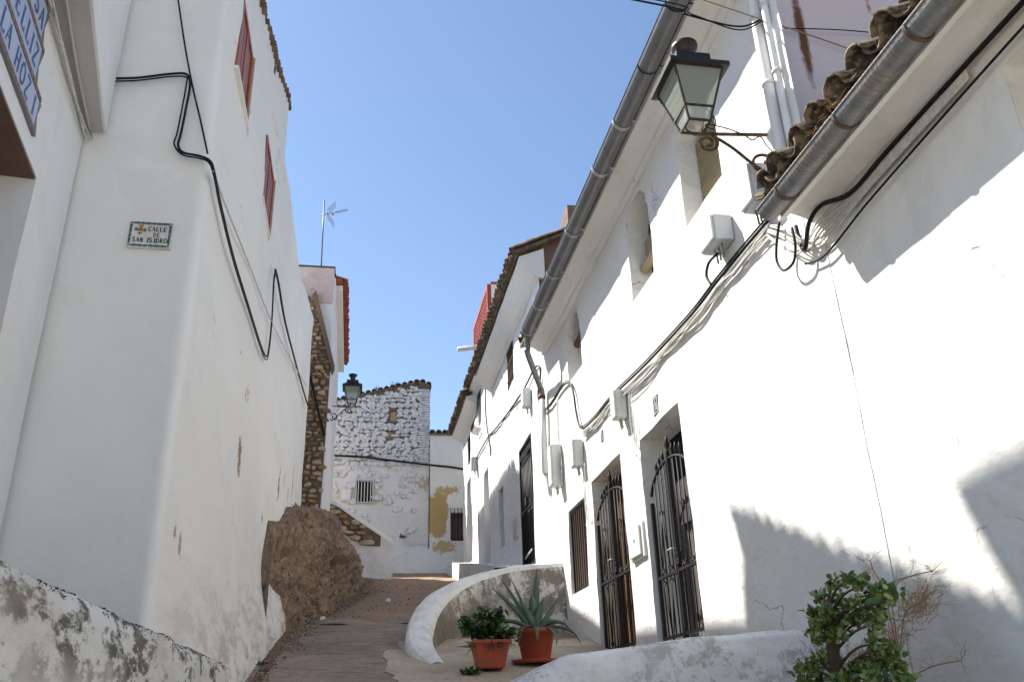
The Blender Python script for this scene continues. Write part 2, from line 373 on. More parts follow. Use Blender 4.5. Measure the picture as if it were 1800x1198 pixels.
# ------------------------------------------------------------------ wall builder
def path_table(pts, rad=.05):
    """plan polyline -> dense table (s, x, y, nx, ny); outward is to the right of travel * side"""
    P = [Vector((p[0], p[1])) for p in pts]; out = [P[0]]
    for i in range(1, len(P) - 1):
        a = (P[i - 1] - P[i]).normalized(); b = (P[i + 1] - P[i]).normalized()
        p0 = P[i] + a * rad; p1 = P[i] + b * rad
        for k in range(6):
            t = k / 5; out.append((1 - t) ** 2 * p0 + 2 * t * (1 - t) * P[i] + t * t * p1)
    out.append(P[-1]); T = []; s = 0
    for i, p in enumerate(out):
        if i: s += (p - out[i - 1]).length
        d = (out[min(i + 1, len(out) - 1)] - out[max(i - 1, 0)]).normalized()
        T.append((s, p.x, p.y, d.y, -d.x))
    return T
def at_s(T, s):
    for i in range(1, len(T)):
        if s <= T[i][0] or i == len(T) - 1:
            a, b = T[i - 1], T[i]; t = (s - a[0]) / max(b[0] - a[0], 1e-9)
            x, y, nx, ny = [lerp(a[k], b[k], t) for k in (1, 2, 3, 4)]; l = math.hypot(nx, ny); return x, y, nx / l, ny / l
def wall(name, mat, parent, pts, bottom, top, openings=(), side=1, step=.16, amp=.012, bulge=None, breaks=(), zs=(), depth=.3, rad=.05):
    """openings: (s0, s1, z0, z1, rise, depth); side flips which face looks out"""
    T = path_table(pts, rad); Lg = T[-1][0]
    sl = {0.0, Lg} | set(t[0] for t in T) | set(breaks)
    zmin = min(bottom(*at_s(T, s)[:2]) for s in (0, Lg / 2, Lg)); zl = set(zs)
    ztop = max(top(*at_s(T, Lg * k / 40)[:2]) for k in range(41))
    for o in openings:
        sl |= {o[0], o[1]}; zl |= {o[2], o[3]}
        if o[4]:
            zl.add(o[3] - o[4]); sl |= {lerp(o[0], o[1], k / 12) for k in range(13)}
    def fill(vals, lo, hi):
        vs = sorted(v for v in vals if lo - 1e-6 <= v <= hi + 1e-6); out = [vs[0]]
        for v in vs[1:]:
            if v - out[-1] < 1e-4: continue
            n = max(1, int((v - out[-1]) / step)); a = out[-1]
            out += [lerp(a, v, (k + 1) / n) for k in range(n)]
        return out
    sl = fill(sl, 0, Lg); zl = fill(zl | {zmin, ztop}, zmin, ztop)
    mb = MB(); cache = {}
    def P(s, z):
        x, y, nx, ny = at_s(T, s); nx *= side; ny *= side; v = Vector((x, y, z))
        d = amp * fbm(v, .9, 4) * 2.2 + (bulge(x, y, z) if bulge else 0); return Vector((x + nx * d, y + ny * d, z))
    def vid(s, z):
        k = (round(s, 5), round(z, 5))
        if k not in cache: cache[k] = len(mb.v); mb.v.append(tuple(P(s, z)))
        return cache[k]
    def arch(o, s):
        t = (s - (o[0] + o[1]) / 2) / ((o[1] - o[0]) / 2); return o[3] - o[4] + o[4] * math.sqrt(max(0, 1 - t * t))
    tb = [(bottom(*at_s(T, s)[:2]), top(*at_s(T, s)[:2])) for s in sl]
    for i in range(len(sl) - 1):
        for j in range(len(zl) - 1):
            a0, a1 = zl[j], zl[j + 1]; sm = (sl[i] + sl[i + 1]) / 2; zm = (a0 + a1) / 2
            c = [[max(tb[i][0], min(tb[i][1], a0)), max(tb[i][0], min(tb[i][1], a1))], [max(tb[i + 1][0], min(tb[i + 1][1], a0)), max(tb[i + 1][0], min(tb[i + 1][1], a1))]]
            skip = False
            for o in openings:
                if o[0] < sm < o[1] and o[2] < zm < o[3]:
                    if o[4] and zm > o[3] - o[4]:
                        c[0][0] = max(a0, min(a1, arch(o, sl[i]))); c[1][0] = max(a0, min(a1, arch(o, sl[i + 1])))
                    else: skip = True
            if skip: continue
            q = [vid(sl[i], c[0][0]), vid(sl[i + 1], c[1][0]), vid(sl[i + 1], c[1][1]), vid(sl[i], c[0][1])]
            u = []
            for k in q:
                if k not in u: u.append(k)
            if len(u) >= 3: mb.f.append(tuple(u))
    for o in openings:
        dp = o[5] if len(o) > 5 else depth
        x, y, nx, ny = at_s(T, (o[0] + o[1]) / 2); nv = Vector((-nx * side, -ny * side, 0)) * dp
        n = 14; ring = []
        zt = o[3] - o[4]
        ring += [(o[0], lerp(o[2], zt, k / 6)) for k in range(7)]
        if o[4]: ring += [(lerp(o[0], o[1], k / n), arch(o, lerp(o[0], o[1], k / n))) for k in range(1, n)]
        else: ring += [(lerp(o[0], o[1], k / 6), zt) for k in range(1, 6)]
        ring += [(o[1], lerp(zt, o[2], k / 6)) for k in range(7)] + [(lerp(o[1], o[0], k / 6), o[2]) for k in range(1, 6)]
        F = [P(*r_) for r_ in ring]; Bk = [Vector((at_s(T, r_[0])[0], at_s(T, r_[0])[1], r_[1])) + nv for r_ in ring]
        m = len(ring)
        for k in range(m):
            k2 = (k + 1) % m
            if (Vector(F[k]) - Vector(F[k2])).length < 1e-5: continue
            mb.add([F[k], F[k2], Bk[k2], Bk[k]], [(0, 1, 2, 3)])
    o = mb.build(name, mat, parent); me = o.data
    bm = bmesh.new(); bm.from_mesh(me); bmesh.ops.recalc_face_normals(bm, faces=bm.faces)
    for f in bm.faces: f.smooth = True
    for e in bm.edges:
        if len(e.link_faces) == 2 and e.calc_face_angle(0) > .7: e.smooth = False
    bm.to_mesh(me); bm.free(); return o
GB = lambda x, y: G(y) - .6
def const(z): return lambda x, y: z
def flat(name, mat, parent, a, b): return MB().b2(a, b).build(name, mat, parent)

# barrel tile, one mesh per kind: runs along +Y (down-slope end at 0), convex up
def tile_mesh(nm, mat, w=.19, l=.42, th=.016, seed=0):
    mb = MB(); n = 8; rn = random.Random(seed)
    def ring(y, r): return [(math.cos(math.pi * k / n) * r, y, math.sin(math.pi * k / n) * r * .85) for k in range(n + 1)]
    r0, r1 = w / 2, w / 2 * .82; rows = [ring(0, r0), ring(l, r1), ring(l, r1 - th), ring(0, r0 - th)]
    vs = [(x + rn.uniform(-.004, .004), y + rn.uniform(-.006, .006), z + rn.uniform(-.004, .004)) for r_ in rows for x, y, z in r_]; m = n + 1; fs = []
    for a, b in ((0, 1), (1, 2), (2, 3), (3, 0)):
        for k in range(n): fs.append((a * m + k, a * m + k + 1, b * m + k + 1, b * m + k))
    fs += [(0, m, 2 * m, 3 * m), (n, 3 * m + n, 2 * m + n, m + n)]
    return mb.add(vs, fs).mesh(nm, mat, True)
TM = {k: [tile_mesh('roof_tile', M[k], seed=s_) for s_ in range(3)] for k in ('tile_clay', 'tile_mossy', 'tile_red')}
def tile_rows(parent, kind, a, b, up, pitch=.21, rows=2, run=.34, jit=.02, pan=True):
    """a->b eave line, up = direction climbing the roof (unit, 3D); every tile its own object"""
    a = Vector(a); b = Vector(b); d = (b - a); n = max(1, int(d.length / pitch)); d.normalize(); up = Vector(up).normalized()
    nrm = d.cross(up); nrm = nrm if nrm.z > 0 else -nrm
    for r_ in range(rows):
        for k in range(n):
            for inv in ((0, 1) if pan and r_ == 0 else (0,)):
                p = a + d * ((k + .5 + .5 * inv) * (b - a).length / n + random.uniform(-jit, jit)) + up * (r_ * run + random.uniform(-jit, jit) - (.0 if not inv else -.03)) + nrm * (.05 + r_ * .012 if not inv else .075)
                X_ = d if not inv else d; Z_ = nrm if not inv else -nrm; Y_ = Z_.cross(X_)
                if Y_.dot(up) < 0: X_ = -X_; Y_ = Z_.cross(X_)
                m = Matrix((X_, Y_, Z_)).transposed().to_4x4() @ Matrix.Rotation(random.uniform(-.05, .05), 4, 'Z'); m.translation = p
                inst('roof_tile', random.choice(TM[kind]), parent, m)
def roof_field(parent, kind, a, b, up, length, pitch=.21, start=.6):
    """the higher courses that nobody can tell apart: one corrugated sheet"""
    a = Vector(a); b = Vector(b); up = Vector(up).normalized(); d = b - a; n = max(1, int(d.length / pitch)); nrm = d.cross(up).normalized(); nrm = nrm if nrm.z > 0 else -nrm
    nv = max(1, int((length - start) / .35))
    def fn(u, v):
        k = u * n; return a + d * u + up * (start + v * (length - start)) + nrm * (.05 + .075 * abs(math.sin(math.pi * k)) + .02 * ((v * nv) % 1 < .5))
    o = MB().grid(fn, n * 6, nv * 2).build('tile_field', M[kind], parent); o['kind'] = 'stuff'; return o

# ------------------------------------------------------------------ ground and street
def terr(x, y):
    z = G(y)
    if y > 30: z += min(4, .05 * (y - 30))
    return z
mb = MB()
xs = [-400, -150, -60, -25, -12, -7] + [-5 + .25 * i for i in range(45)] + [7.5, 12, 25, 60, 150, 400]
ys = [-400, -150, -60, -30, -14, -8, -4, 0] + [1 + .2 * i for i in range(140)] + [29.5, 30, 35, 45, 60, 100, 180, 400]
def gz(x, y):
    v = Vector((x, y, 0)); z = terr(x, y) - .02
    if -3 < x < 4 and 1 < y < 29:
        k = max(0, min(1, (y - 13) / 2)); z += (.03 + .05 * k) * fbm(v, .9, 4) + .02 * k * noise.noise(v * 6)
    return z
vs = [(x, y, gz(x, y)) for x in xs for y in ys]; ny_ = len(ys)
mb.add(vs, [(i * ny_ + j, (i + 1) * ny_ + j, (i + 1) * ny_ + j + 1, i * ny_ + j + 1) for i in range(len(xs) - 1) for j in range(ny_ - 1)])
tag(mb.build('ground', M['earth'], smooth=True), 'brown trodden earth of the climbing street', kind='structure')
def lane_fn(x0, x1, y0, y1, dz, ragged=.25, seed=0):
    def fn(u, v):
        y = lerp(y0, y1, v); x = lerp(x0(y), x1(y), u); e = ragged * noise.noise(Vector((x * 1.7, seed, 0))) if v > .97 else 0
        return Vector((x, y + e, G(y) + dz + .012 * fbm(Vector((x, y, 3)), 1.2, 4) + .010 * noise.noise(Vector((x * 2.2, y * 6, 1))) * (1 if dz < .04 else .3)))
    return fn
tag(MB().grid(lane_fn(lambda y: -1.3, lambda y: .75 + .03 * (y - 9), -9, 13.9, .03), 30, 420).build('road', M['lane'], smooth=True), 'ridged brown concrete lane running uphill', kind='structure')
tag(MB().grid(lane_fn(lambda y: .36 + .13 * noise.noise(Vector((y * 1.3, 0, 0))) + .06 * noise.noise(Vector((y * 5.1, 3, 0))), lambda y: 2.98, -9, 11.4, .037, .4, 5), 24, 400).build('pavement', M['lane_patch'], smooth=True), 'pale worn concrete strip beside the lane', kind='structure')

tag(MB().grid(lambda u, v: Vector((lerp(-30, 2.97, u), lerp(-30, 2.6, v), G(lerp(-30, 2.6, v)) + .062)), 12, 24).build('square', M['paving']), 'unseen pale ground sheet added to bounce sun onto the shaded walls', kind='structure')  # added behind the camera as a sunlit reflector for the shaded walls
# ------------------------------------------------------------------ left: house with the street name
A = thing('house', 'white shaded house with street name plaque and two red-brown shuttered windows', 'house', (-3.5, 11, G(11)))
def topA(x, y):
    if y < 9.8: return lerp(6.0, 7.75, (y - 5.3) / 4.5)
    if y < 13.4: return lerp(6.86, 7.1, (y - 9.8) / 3.6)
    return lerp(7.1, 8.15, (y - 13.4) / 4.1)
def bulgeA(x, y, z):
    h = z - G(y); b = .02 * fbm(Vector((x, y, z)), .45, 2)
    k = max(0, min(1, (x + 1.26) / .1)); k = k * k * (3 - 2 * k); m = max(0, min(1, (y - 5.3) / 1.5)); e = (1 + .55 * max(0, min(1, (y - 9.5) / 2.5))) * (1 - max(0, min(1, (y - 12.6) / .7)))
    b += k * (.14 * math.exp(-(max(h, 0) / .6) ** 2) * (.35 + .65 * m) * e + .03 * max(0, 1 - (z - 1) / 5))
    return b
o1 = 4.85      # path length up to the corner (start x = -6)
wa = wall('wall', M['white_left'], A, [(-6, 5.3), (-1.15, 5.3), (-1.15, 17.6)], GB, topA,
          [(o1 + .55, o1 + 1.27, 4.97, 5.70, 0, .14), (o1 + 2.68, o1 + 3.55, 5.10, 5.88, 0, .14)], bulge=bulgeA, step=.17, amp=.018, breaks=[o1 + 4.49, o1 + 4.51, o1 + 8.1], rad=.07)
wa.data.materials.append(M['white_sign'])
for p in wa.data.polygons:
    if p.center.y < 5.36: p.material_index = 1
flat('rear_wall', M['white'], A, (-6, 17.3, 0), (-1.2, 17.58, 7.9))
flat('far_side_wall', M['white'], A, (-6.2, 5.4, -1), (-5.95, 17.58, 7.2))
for (y0, y1, z0, z1) in ((5.85, 6.57, 4.97, 5.70), (7.98, 8.85, 5.10, 5.88)):
    X0, X1 = -1.20, -1.135
    wn = MB().b2((X0, y0, z0), (X1, y0 + .045, z1)).b2((X0, y1 - .045, z0), (X1, y1, z1)).b2((X0, y0 + .045, z1 - .045), (X1, y1 - .045, z1)).b2((X0, y0 + .045, z0), (X1, y1 - .045, z0 + .045)).build('window', M['wood_red'], A)
    n = 7
    for k in range(n):
        ya = lerp(y0 + .045, y1 - .045, k / n); yb = lerp(y0 + .045, y1 - .045, (k + 1) / n) - .006
        MB().b2((X0, ya, z0 + .045), (X1 - .014 + random.uniform(-.003, .003), yb, z1 - .045)).build('shutter_plank', M['wood_red'], wn)
    MB().b2((X0 + .03, (y0 + y1) / 2 - .03, z0 + .045), (X1 - .004, (y0 + y1) / 2 + .03, z1 - .045)).build('shutter_stile', M['wood_red'], wn)
    MB().b2((X0 - .02, y1 + .002, z0), (X1 + .015, y1 + .02, z1)).build('trim', M['trim_pale'], wn)
    MB().b2((X0 - .02, y0 - .02, z0 - .03), (X1 + .02, y1, z0 - .002)).build('sill', M['white_sign'], wn)
slope = Vector((0, 4.5, 1.75)).normalized()
mb = MB(); mb.add([(-6.2, 5.2, 5.96), (-1.17, 5.2, 5.96), (-1.17, 9.78, 7.7), (-6.2, 9.78, 7.7), (-6.2, 5.2, 5.8), (-1.17, 5.2, 5.8), (-1.17, 9.78, 7.5), (-6.2, 9.78, 7.5)], [(0, 1, 2, 3), (4, 7, 6, 5), (0, 4, 5, 1), (1, 5, 6, 2), (2, 6, 7, 3), (3, 7, 4, 0)])
mb.build('roof', M['tile_clay'], A)
flat('roof_terrace', M['white'], A, (-6, 9.8, 6.6), (-1.2, 17.3, 6.75))
flat('terrace_wall', M['white'], A, (-6, 9.62, 6.6), (-1.25, 9.78, 7.55))
for k in range(25):                       # tiles lying across the verge
    y = lerp(5.35, 9.75, k / 24) + random.uniform(-.03, .03); z = topA(0, y) - .085 + random.uniform(-.015, .02)
    m = Matrix.Translation((-1.115 + random.uniform(-.015, .015), y, z)) @ Matrix.Rotation(math.atan2(1.75, 4.5), 4, 'X') @ Matrix.Rotation(R(90) + random.uniform(-.06, .06), 4, 'Z')
    inst('roof_tile', random.choice(TM['tile_clay']), A, m)
at_ = MB(); ap = [(5.45, 5.5), (6.55, 5.5), (7.80, 8.55), (5.45, 8.8)]
at_.add([(x, y, z) for x in (-5.2, -2.0) for y, z in ap], [(0, 1, 2, 3), (7, 6, 5, 4)] + [(k, (k + 1) % 4, (k + 1) % 4 + 4, k + 4) for k in range(4)]).build('attic', M['white'], A)

# ------------------------------------------------------------------ near left house with glazed panel and jutting parapet
NL = thing('house', 'shaded house with blue lettered tile panel above a brown lintelled doorway', 'house', (-3.5, 1, G(1)))
NLD = Vector((-.1044, .9945, 0)); NLN = Vector((.9945, .1044, 0)); NLM = Matrix((NLN, NLD, Vector((0, 0, 1)))).transposed().to_4x4(); NLM.translation = (-1.98, 5.28, 0)
def nlp(n, s_, z): return NLM @ Vector((n, s_, z))          # out of the wall, along it (0 at the inner corner), height
e0 = nlp(0, -2.4, 0)
wall('wall', M['white_near'], NL, [(e0.x, e0.y), (-1.98, 5.28)], GB, const(5.7), [(2.4 - 2.05, 2.4 - .75, -.9, 2.92, 0, .42)], step=.2, amp=.010)
flat('side_wall', M['white_near'], NL, (-6.5, 5.05, -1), (-2.05, 5.26, 5.7)); flat('near_wall', M['white_near'], NL, (-6.5, e0.y, -3), (e0.x - .03, e0.y + .2, 5.7)); flat('roof', M['tile_clay'], NL, (-6.6, e0.y - .1, 5.70), (-1.75, 5.27, 5.8))
MB().b2((-.415, -2.0, 2.905), (-.004, -.752, 2.917)).build('lintel_board', M['brown_soffit'], NL, mw=NLM)
dr = MB().b2((-.50, -2.05, -.95), (-.425, -.70, 3.0)).build('door', M['wood_dark'], NL, mw=NLM)
for k in range(6): MB().b2((-.425, -1.98 + k * .21, -.9), (-.41, -1.79 + k * .21, 2.9)).build('plank', M['wood_dark'], dr, mw=NLM)
sl = MB(); a = [(-2.03, 5.27), (-1.835, 5.27), (-1.60, 4.0), (-1.44, 3.1), (-1.80, 3.1)]
vs = [(x, y, 3.8) for x, y in a] + [(x, y, 5.6) for x, y in a]; n = 5
sl.add(vs, [tuple(range(n)), tuple(range(2 * n - 1, n - 1, -1))] + [(k, (k + 1) % n, (k + 1) % n + n, k + n) for k in range(n)])
par = sl.build('parapet', M['white_near'], NL)
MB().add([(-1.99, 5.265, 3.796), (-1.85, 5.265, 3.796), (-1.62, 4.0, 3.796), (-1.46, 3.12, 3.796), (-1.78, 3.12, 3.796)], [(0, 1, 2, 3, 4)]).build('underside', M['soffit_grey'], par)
MB().tube(smooth_path([(-1.93, 5.24, 3.79), (-1.84, 4.6, 3.785), (-1.74, 4.0, 3.785), (-1.6, 3.15, 3.785)]), .010).build('bead', M['soffit_grey'], par, True)
cb = thing('cable_bundle', 'thin white cables along the wall under the jutting parapet of the near house', 'cable', (-1.95, 4.5, 3.7))
for k in range(4):
    pts = [nlp(.012 + .012 * k, q, 3.775 - .03 * k * abs(math.sin(q * 2.2 + k)) - .01) for q in [-.05, -.3, -.7, -1.1, -1.5, -1.9, -2.3]]
    if k == 0: pts = [nlp(.05, -.015, 3.80), nlp(.07, -.03, 3.73)] + pts
    MB().tube(smooth_path(pts), .006).build('cable', M['cable_white'], cb, True)

# letters as strokes on a unit box (thick and thin like brush lettering)
def arcp(cx, cy, rx, ry, a0, a1, n=10): return [(cx + rx * math.cos(R(lerp(a0, a1, k / n))), cy + ry * math.sin(R(lerp(a0, a1, k / n)))) for k in range(n + 1)]
LET = {
 'A': [([(.5, 1), (.08, 0)], .6), ([(.5, 1), (.92, 0)], 1.4), ([(.24, .36), (.76, .36)], .6)],
 'B': [([(.2, 0), (.2, 1)], 1.4), ([(.2, 1), (.5, 1)] + arcp(.5, .77, .28, .23, 90, -90) + [(.2, .54)], .8), ([(.2, .54), (.5, .54)] + arcp(.5, .27, .34, .27, 90, -90) + [(.2, 0)], .8)],
 'C': [(arcp(.55, .5, .42, .5, 50, 310, 16), 1.2)],
 'D': [([(.2, 0), (.2, 1)], 1.4), ([(.2, 1), (.4, 1)] + arcp(.4, .5, .45, .5, 90, -90, 12) + [(.2, 0)], .9)],
 'E': [([(.22, 0), (.22, 1)], 1.4), ([(.2, 1), (.8, 1), (.8, .86)], .7), ([(.2, .52), (.66, .52)], .7), ([(.2, 0), (.84, 0), (.84, .15)], .7)],
 'H': [([(.2, 0), (.2, 1)], 1.3), ([(.8, 0), (.8, 1)], 1.3), ([(.2, .5), (.8, .5)], .7)],
 'I': [([(.5, 0), (.5, 1)], 1.4), ([(.34, 0), (.66, 0)], .6), ([(.34, 1), (.66, 1)], .6)],
 'L': [([(.25, 0), (.25, 1)], 1.4), ([(.1, 1), (.4, 1)], .6), ([(.25, 0), (.85, 0), (.85, .18)], .7)],
 'N': [([(.18, 0), (.18, 1)], .7), ([(.18, 1), (.82, 0)], 1.4), ([(.82, 0), (.82, 1)], .7)],
 'O': [(arcp(.5, .5, .42, .5, 0, 360, 20), 1.2)],
 'R': [([(.2, 0), (.2, 1)], 1.4), ([(.2, 1), (.5, 1)] + arcp(.5, .76, .28, .24, 90, -90) + [(.2, .52)], .8), ([(.45, .52), (.88, 0)], 1.2)],
 'S': [(arcp(.5, .75, .32, .25, 30, 270, 10) + arcp(.5, .25, .34, .25, 90, -150, 10), 1.2)],
 'Z': [([(.12, 1), (.86, 1), (.12, 0), (.9, 0)], 1.1)],
 '1': [([(.3, .8), (.55, 1), (.55, 0)], 1.2), ([(.3, 0), (.8, 0)], .8)],
 '2': [(arcp(.5, .72, .33, .28, 160, -30, 10) + [(.15, 0), (.88, 0)], 1.1)]}
def text(txt, o, ux, uz, nrm, h, wd, gap, sw, mb):
    """flat raised strokes; o lower-left corner"""
    o = Vector(o); ux = Vector(ux); uz = Vector(uz); nrm = Vector(nrm); x = 0
    for ch in txt:
        if ch == ' ': x += wd * .45; continue
        for pl, tk in LET[ch]:
            for i in range(len(pl) - 1):
                a = Vector(((pl[i][0] * wd) + x, pl[i][1] * h)); b = Vector(((pl[i + 1][0] * wd) + x, pl[i + 1][1] * h))
                d = (b - a); l = d.length; d.normalize(); q = Vector((-d.y, d.x)) * sw * tk / 2; e = d * sw * .2
                c4 = [a - e - q, b + e - q, b + e + q, a - e + q]
                top_ = [o + ux * p.x + uz * p.y + nrm * (.0015 + .00002 * len(mb.f) % .0004) for p in c4]
                mb.add(top_, [(0, 1, 2, 3)])
        x += wd * (.62 if ch == 'I' else 1) + gap
    return x
# blue glazed panel: three rows, each ending further down the wall
tp = thing('tile_panel', 'glazed pale blue tile panel with dark blue lettering above the brown doorway', 'sign', nlp(.01, -1.3, 3.05))
rows = [(3.065, 3.235, -1.04, (('L', -1.81), ('A', -1.71), ('H', -1.53), ('O', -1.42), ('Z', -1.31), ('I', -1.16))), (3.275, 3.475, -1.19, (('B', -1.80), ('E', -1.69), ('L', -1.58), ('L', -1.48), ('I', -1.40), ('Z', -1.31))), (3.505, 3.705, -1.24, (('S', -1.46), ('A', -1.35)))]
for i, (z0, z1, ye, tx) in enumerate(rows):
    y = -2.3
    while y < ye - .02:
        y2 = min(y + .2, ye); MB().b2((-.003, y + .002, z0), (.018, y2 - .002, z1)).build('tile', M['tile_blue'], tp, mw=NLM); y = y2
    e = .018; pts = [(ye, z0 - .03), (ye + .07, z0 - .02), (ye + .015, z0 + .09), (ye + .05, z1 + .01), (ye, z1)]
    MB().add([(e, a_, b_) for a_, b_ in pts] + [(-.003, a_, b_) for a_, b_ in pts], [(0, 1, 2, 3, 4), (9, 8, 7, 6, 5), (0, 5, 6, 1), (1, 6, 7, 2), (2, 7, 8, 3), (3, 8, 9, 4)]).build('end_tile', M['glaze_border'], tp, mw=NLM)
    for ch, q in tx:
        mb = MB(); text(ch, (.018, q, (z0 + z1) / 2 - .058), (0, 1, 0), (0, 0, 1), (1, 0, 0), .116, .085, 0, .017, mb); mb.build('letter', M['ink_blue'], tp, mw=NLM)
for z, ye in ((3.05, -.99), (3.255, -1.02), (3.49, -1.15), (3.72, -1.22)):                     # patterned borders between the rows
    MB().b2((-.003, -2.3, z - .016), (.021, ye, z + .016)).build('border', M['glaze_border'], tp, mw=NLM)
    mr = MB(); my = MB(); y = -2.28; k = 0
    while y < ye - .02: (mr if k % 2 else my).b2((.0205, y, z - .010), (.0225, y + .014, z + .008)); y += .03; k += 1
    for m_, nm, mt_ in ((mr, 'border_flowers', 'glaze_red'), (my, 'border_leaves', 'glaze_yellow')): m_.build(nm, M[mt_], tp, mw=NLM)['kind'] = 'stuff'

# street name plaque on the sign face
q = ay(217, 437, 5.25); q2 = ay(302, 392, 5.25)
bx, bz = q.x + .008, 2.91; W_, H_ = .272, .193; FY = 5.277
sg = thing('street_sign', 'small white tile plaque with green border reading CALLE DE SAN ISIDRO', 'sign', (bx + W_ / 2, FY, bz))
MB().b2((bx, FY - .012, bz), (bx + W_, FY + .05, bz + H_)).build('plaque', M['enamel'], sg, bevel=.002)
bd = .017
mb = MB()
for i in range(13):
    for z in (bz + .012, bz + H_ - .012): mb.box((bx + lerp(.03, W_ - .03, i / 12), FY - .0125, z), (.0165, .002, .013 + .004 * (i % 2)))
for i in range(8):
    for x in (bx + .012, bx + W_ - .012): mb.box((x, FY - .0125, bz + lerp(.032, H_ - .032, i / 7)), (.013 + .004 * (i % 2), .002, .0165))
mb.build('border', M['glaze_green'], sg)
mb = MB()
for x, z in ((0, 0), (.5, 0), (1, 0), (0, .5), (1, .5), (0, 1), (.5, 1), (1, 1)):
    mb.box((bx + lerp(.012, W_ - .012, x), FY - .0135, bz + lerp(.012, H_ - .012, z)), (.014, .002, .014), Matrix.Rotation(R(45), 3, 'Y'))
mb.build('border_rosette', M['glaze_yellow'], sg)
mb = MB(); fn = (0, -1, 0); fy = FY - .012
text('CALLE', (bx + .122, fy, bz + .122), (1, 0, 0), (0, 0, 1), fn, .032, .020, .004, .0052, mb)
text('DE', (bx + .158, fy, bz + .080), (1, 0, 0), (0, 0, 1), fn, .030, .020, .004, .0052, mb)
text('SAN', (bx + .030, fy, bz + .036), (1, 0, 0), (0, 0, 1), fn, .034, .0205, .004, .0056, mb)
text('ISIDRO', (bx + .118, fy, bz + .036), (1, 0, 0), (0, 0, 1), fn, .034, .0215, .004, .0056, mb)
mb.build('lettering', M['ink_brown'], sg)
cr = MB().box((bx + .075, fy - .001, bz + .128), (.034, .002, .026)).box((bx + .075, fy - .001, bz + .148), (.022, .002, .016)).box((bx + .075, fy - .001, bz + .163), (.036, .002, .008)).build('crest', M['glaze_yellow'], sg)
MB().add([(bx + .047 + .012 * math.cos(a * .524), fy - .0022, bz + .132 + .014 * math.sin(a * .524)) for a in range(12)], [tuple(range(12))]).build('shield', M['glaze_cobalt'], cr)
MB().box((bx + .102, fy - .001, bz + .128), (.016, .002, .024)).build('supporter', M['glaze_red'], cr)
MB().box((bx + .072, fy - .001, bz + .104), (.026, .002, .008)).box((bx + .072, fy - .001, bz + .096), (.007, .002, .012)).build('tree_emblem', M['glaze_green'], cr)

# low mossy wall in front of the house
gw = MB()
def gwf(u, v):
    y = lerp(-1.5, 11.3, u); prof = [(-1.0, G(y) - .5), (-.985, lerp(G(y) - .2, .3, .5)), (-.99, .25), (-1.0, .40), (-1.025, .465), (-1.08, .475), (-1.30, .47), (-1.32, .30)]
    t = v * (len(prof) - 1); i = min(int(t), len(prof) - 2); x = lerp(prof[i][0], prof[i + 1][0], t - i); z = lerp(prof[i][1], prof[i + 1][1], t - i)
    q = Vector((x, y, z)); d = .035 * fbm(q, 1.6, 5); x += d + max(0, (y - 9.2)) * .012; z += .02 * fbm(q + Vector((5, 0, 0)), 2.0, 4) * (1 if v > .5 else 0); return Vector((x, y, z))
tag(gw.grid(gwf, 150, 36).build('garden_wall', M['white_wall_moss'], smooth=True), 'low whitewashed wall with black mould stains at the foot of the sign house', 'wall')

# ------------------------------------------------------------------ right: first house, low eave with zinc gutter
H1 = thing('house', 'low white house with rusty zinc gutter and mossy roof tiles', 'house', (5.5, 1, G(1)))
wall('wall', M['white_old'], H1, [(3.004, -10), (3.004, 4.70)], GB, const(3.06), [(10 + 1.7, 10 + 2.83, 1.55, 2.83, 0, .3)], side=-1, step=.17, amp=.022)
win = MB().b2((3.26, 1.68, 1.5), (3.30, 2.9, 2.9)).build('window', M['wood_dark'], H1); MB().b2((3.22, 1.7, 1.55), (3.26, 1.76, 2.83)).build('frame', M['wood_frame'], win)
flat('gable_wall', M['white_old'], H1, (3.02, 4.45, -1), (7.9, 4.56, 3.0)); flat('near_gable_wall', M['white_old'], H1, (3.02, -10, -4.5), (7.9, -9.85, 3.0)); flat('back_wall', M['white_old'], H1, (7.8, -9.85, -4.5), (8.0, 4.45, 3.2))
def cove(y0, y1, prof, name, mat, parent, n=40, amp=.008):
    def fn(u, v):
        t = v * (len(prof) - 1); i = min(int(t), len(prof) - 2); y = lerp(y0, y1, u); x = lerp(prof[i][0], prof[i + 1][0], t - i); z = lerp(prof[i][1], prof[i + 1][1], t - i)
        q = Vector((x, y, z)); d = amp * fbm(q, 1.2, 3) * 2; return Vector((x + d, y, z + d * .5))
    mb = MB().grid(fn, n, (len(prof) - 1) * 3)
    for y in (y0, y1): mb.add([(x, y, z) for x, z in prof], [tuple(range(len(prof)))])
    return mb.build(name, mat, parent)
cove(-10, 4.60, [(3.12, 3.02), (2.97, 3.015), (2.92, 3.05), (2.84, 3.075), (2.74, 3.095), (2.73, 3.15), (3.12, 3.30)], 'cornice', M['white_old'], H1, 60)
flat('sun_stop', M['white_old'], H1, (2.706, -10, 3.0), (2.742, 4.58, 3.16))  # board added to stop sun leaking between gutter and cornice
up1 = Vector((1, 0, .42)).normalized()
mb = MB().add([(2.66, -10.1, 3.13), (2.66, 4.62, 3.13), (5.5, 4.62, 4.32), (5.5, -10.1, 4.32), (2.66, -10.1, 3.17), (2.66, 4.62, 3.17), (5.5, 4.62, 4.36), (5.5, -10.1, 4.36), (8.2, 4.62, 3.2), (8.2, -10.1, 3.2)], [(0, 1, 2, 3), (4, 7, 6, 5), (0, 4, 5, 1), (1, 5, 6, 2), (3, 7, 4, 0), (7, 9, 8, 6), (3, 2, 8, 9)])
mb.build('roof', M['tile_mossy'], H1)
tile_rows(H1, 'tile_mossy', (2.60, 1.2, 3.19), (2.60, 4.62, 3.19), up1, pitch=.235, rows=3, jit=.02)
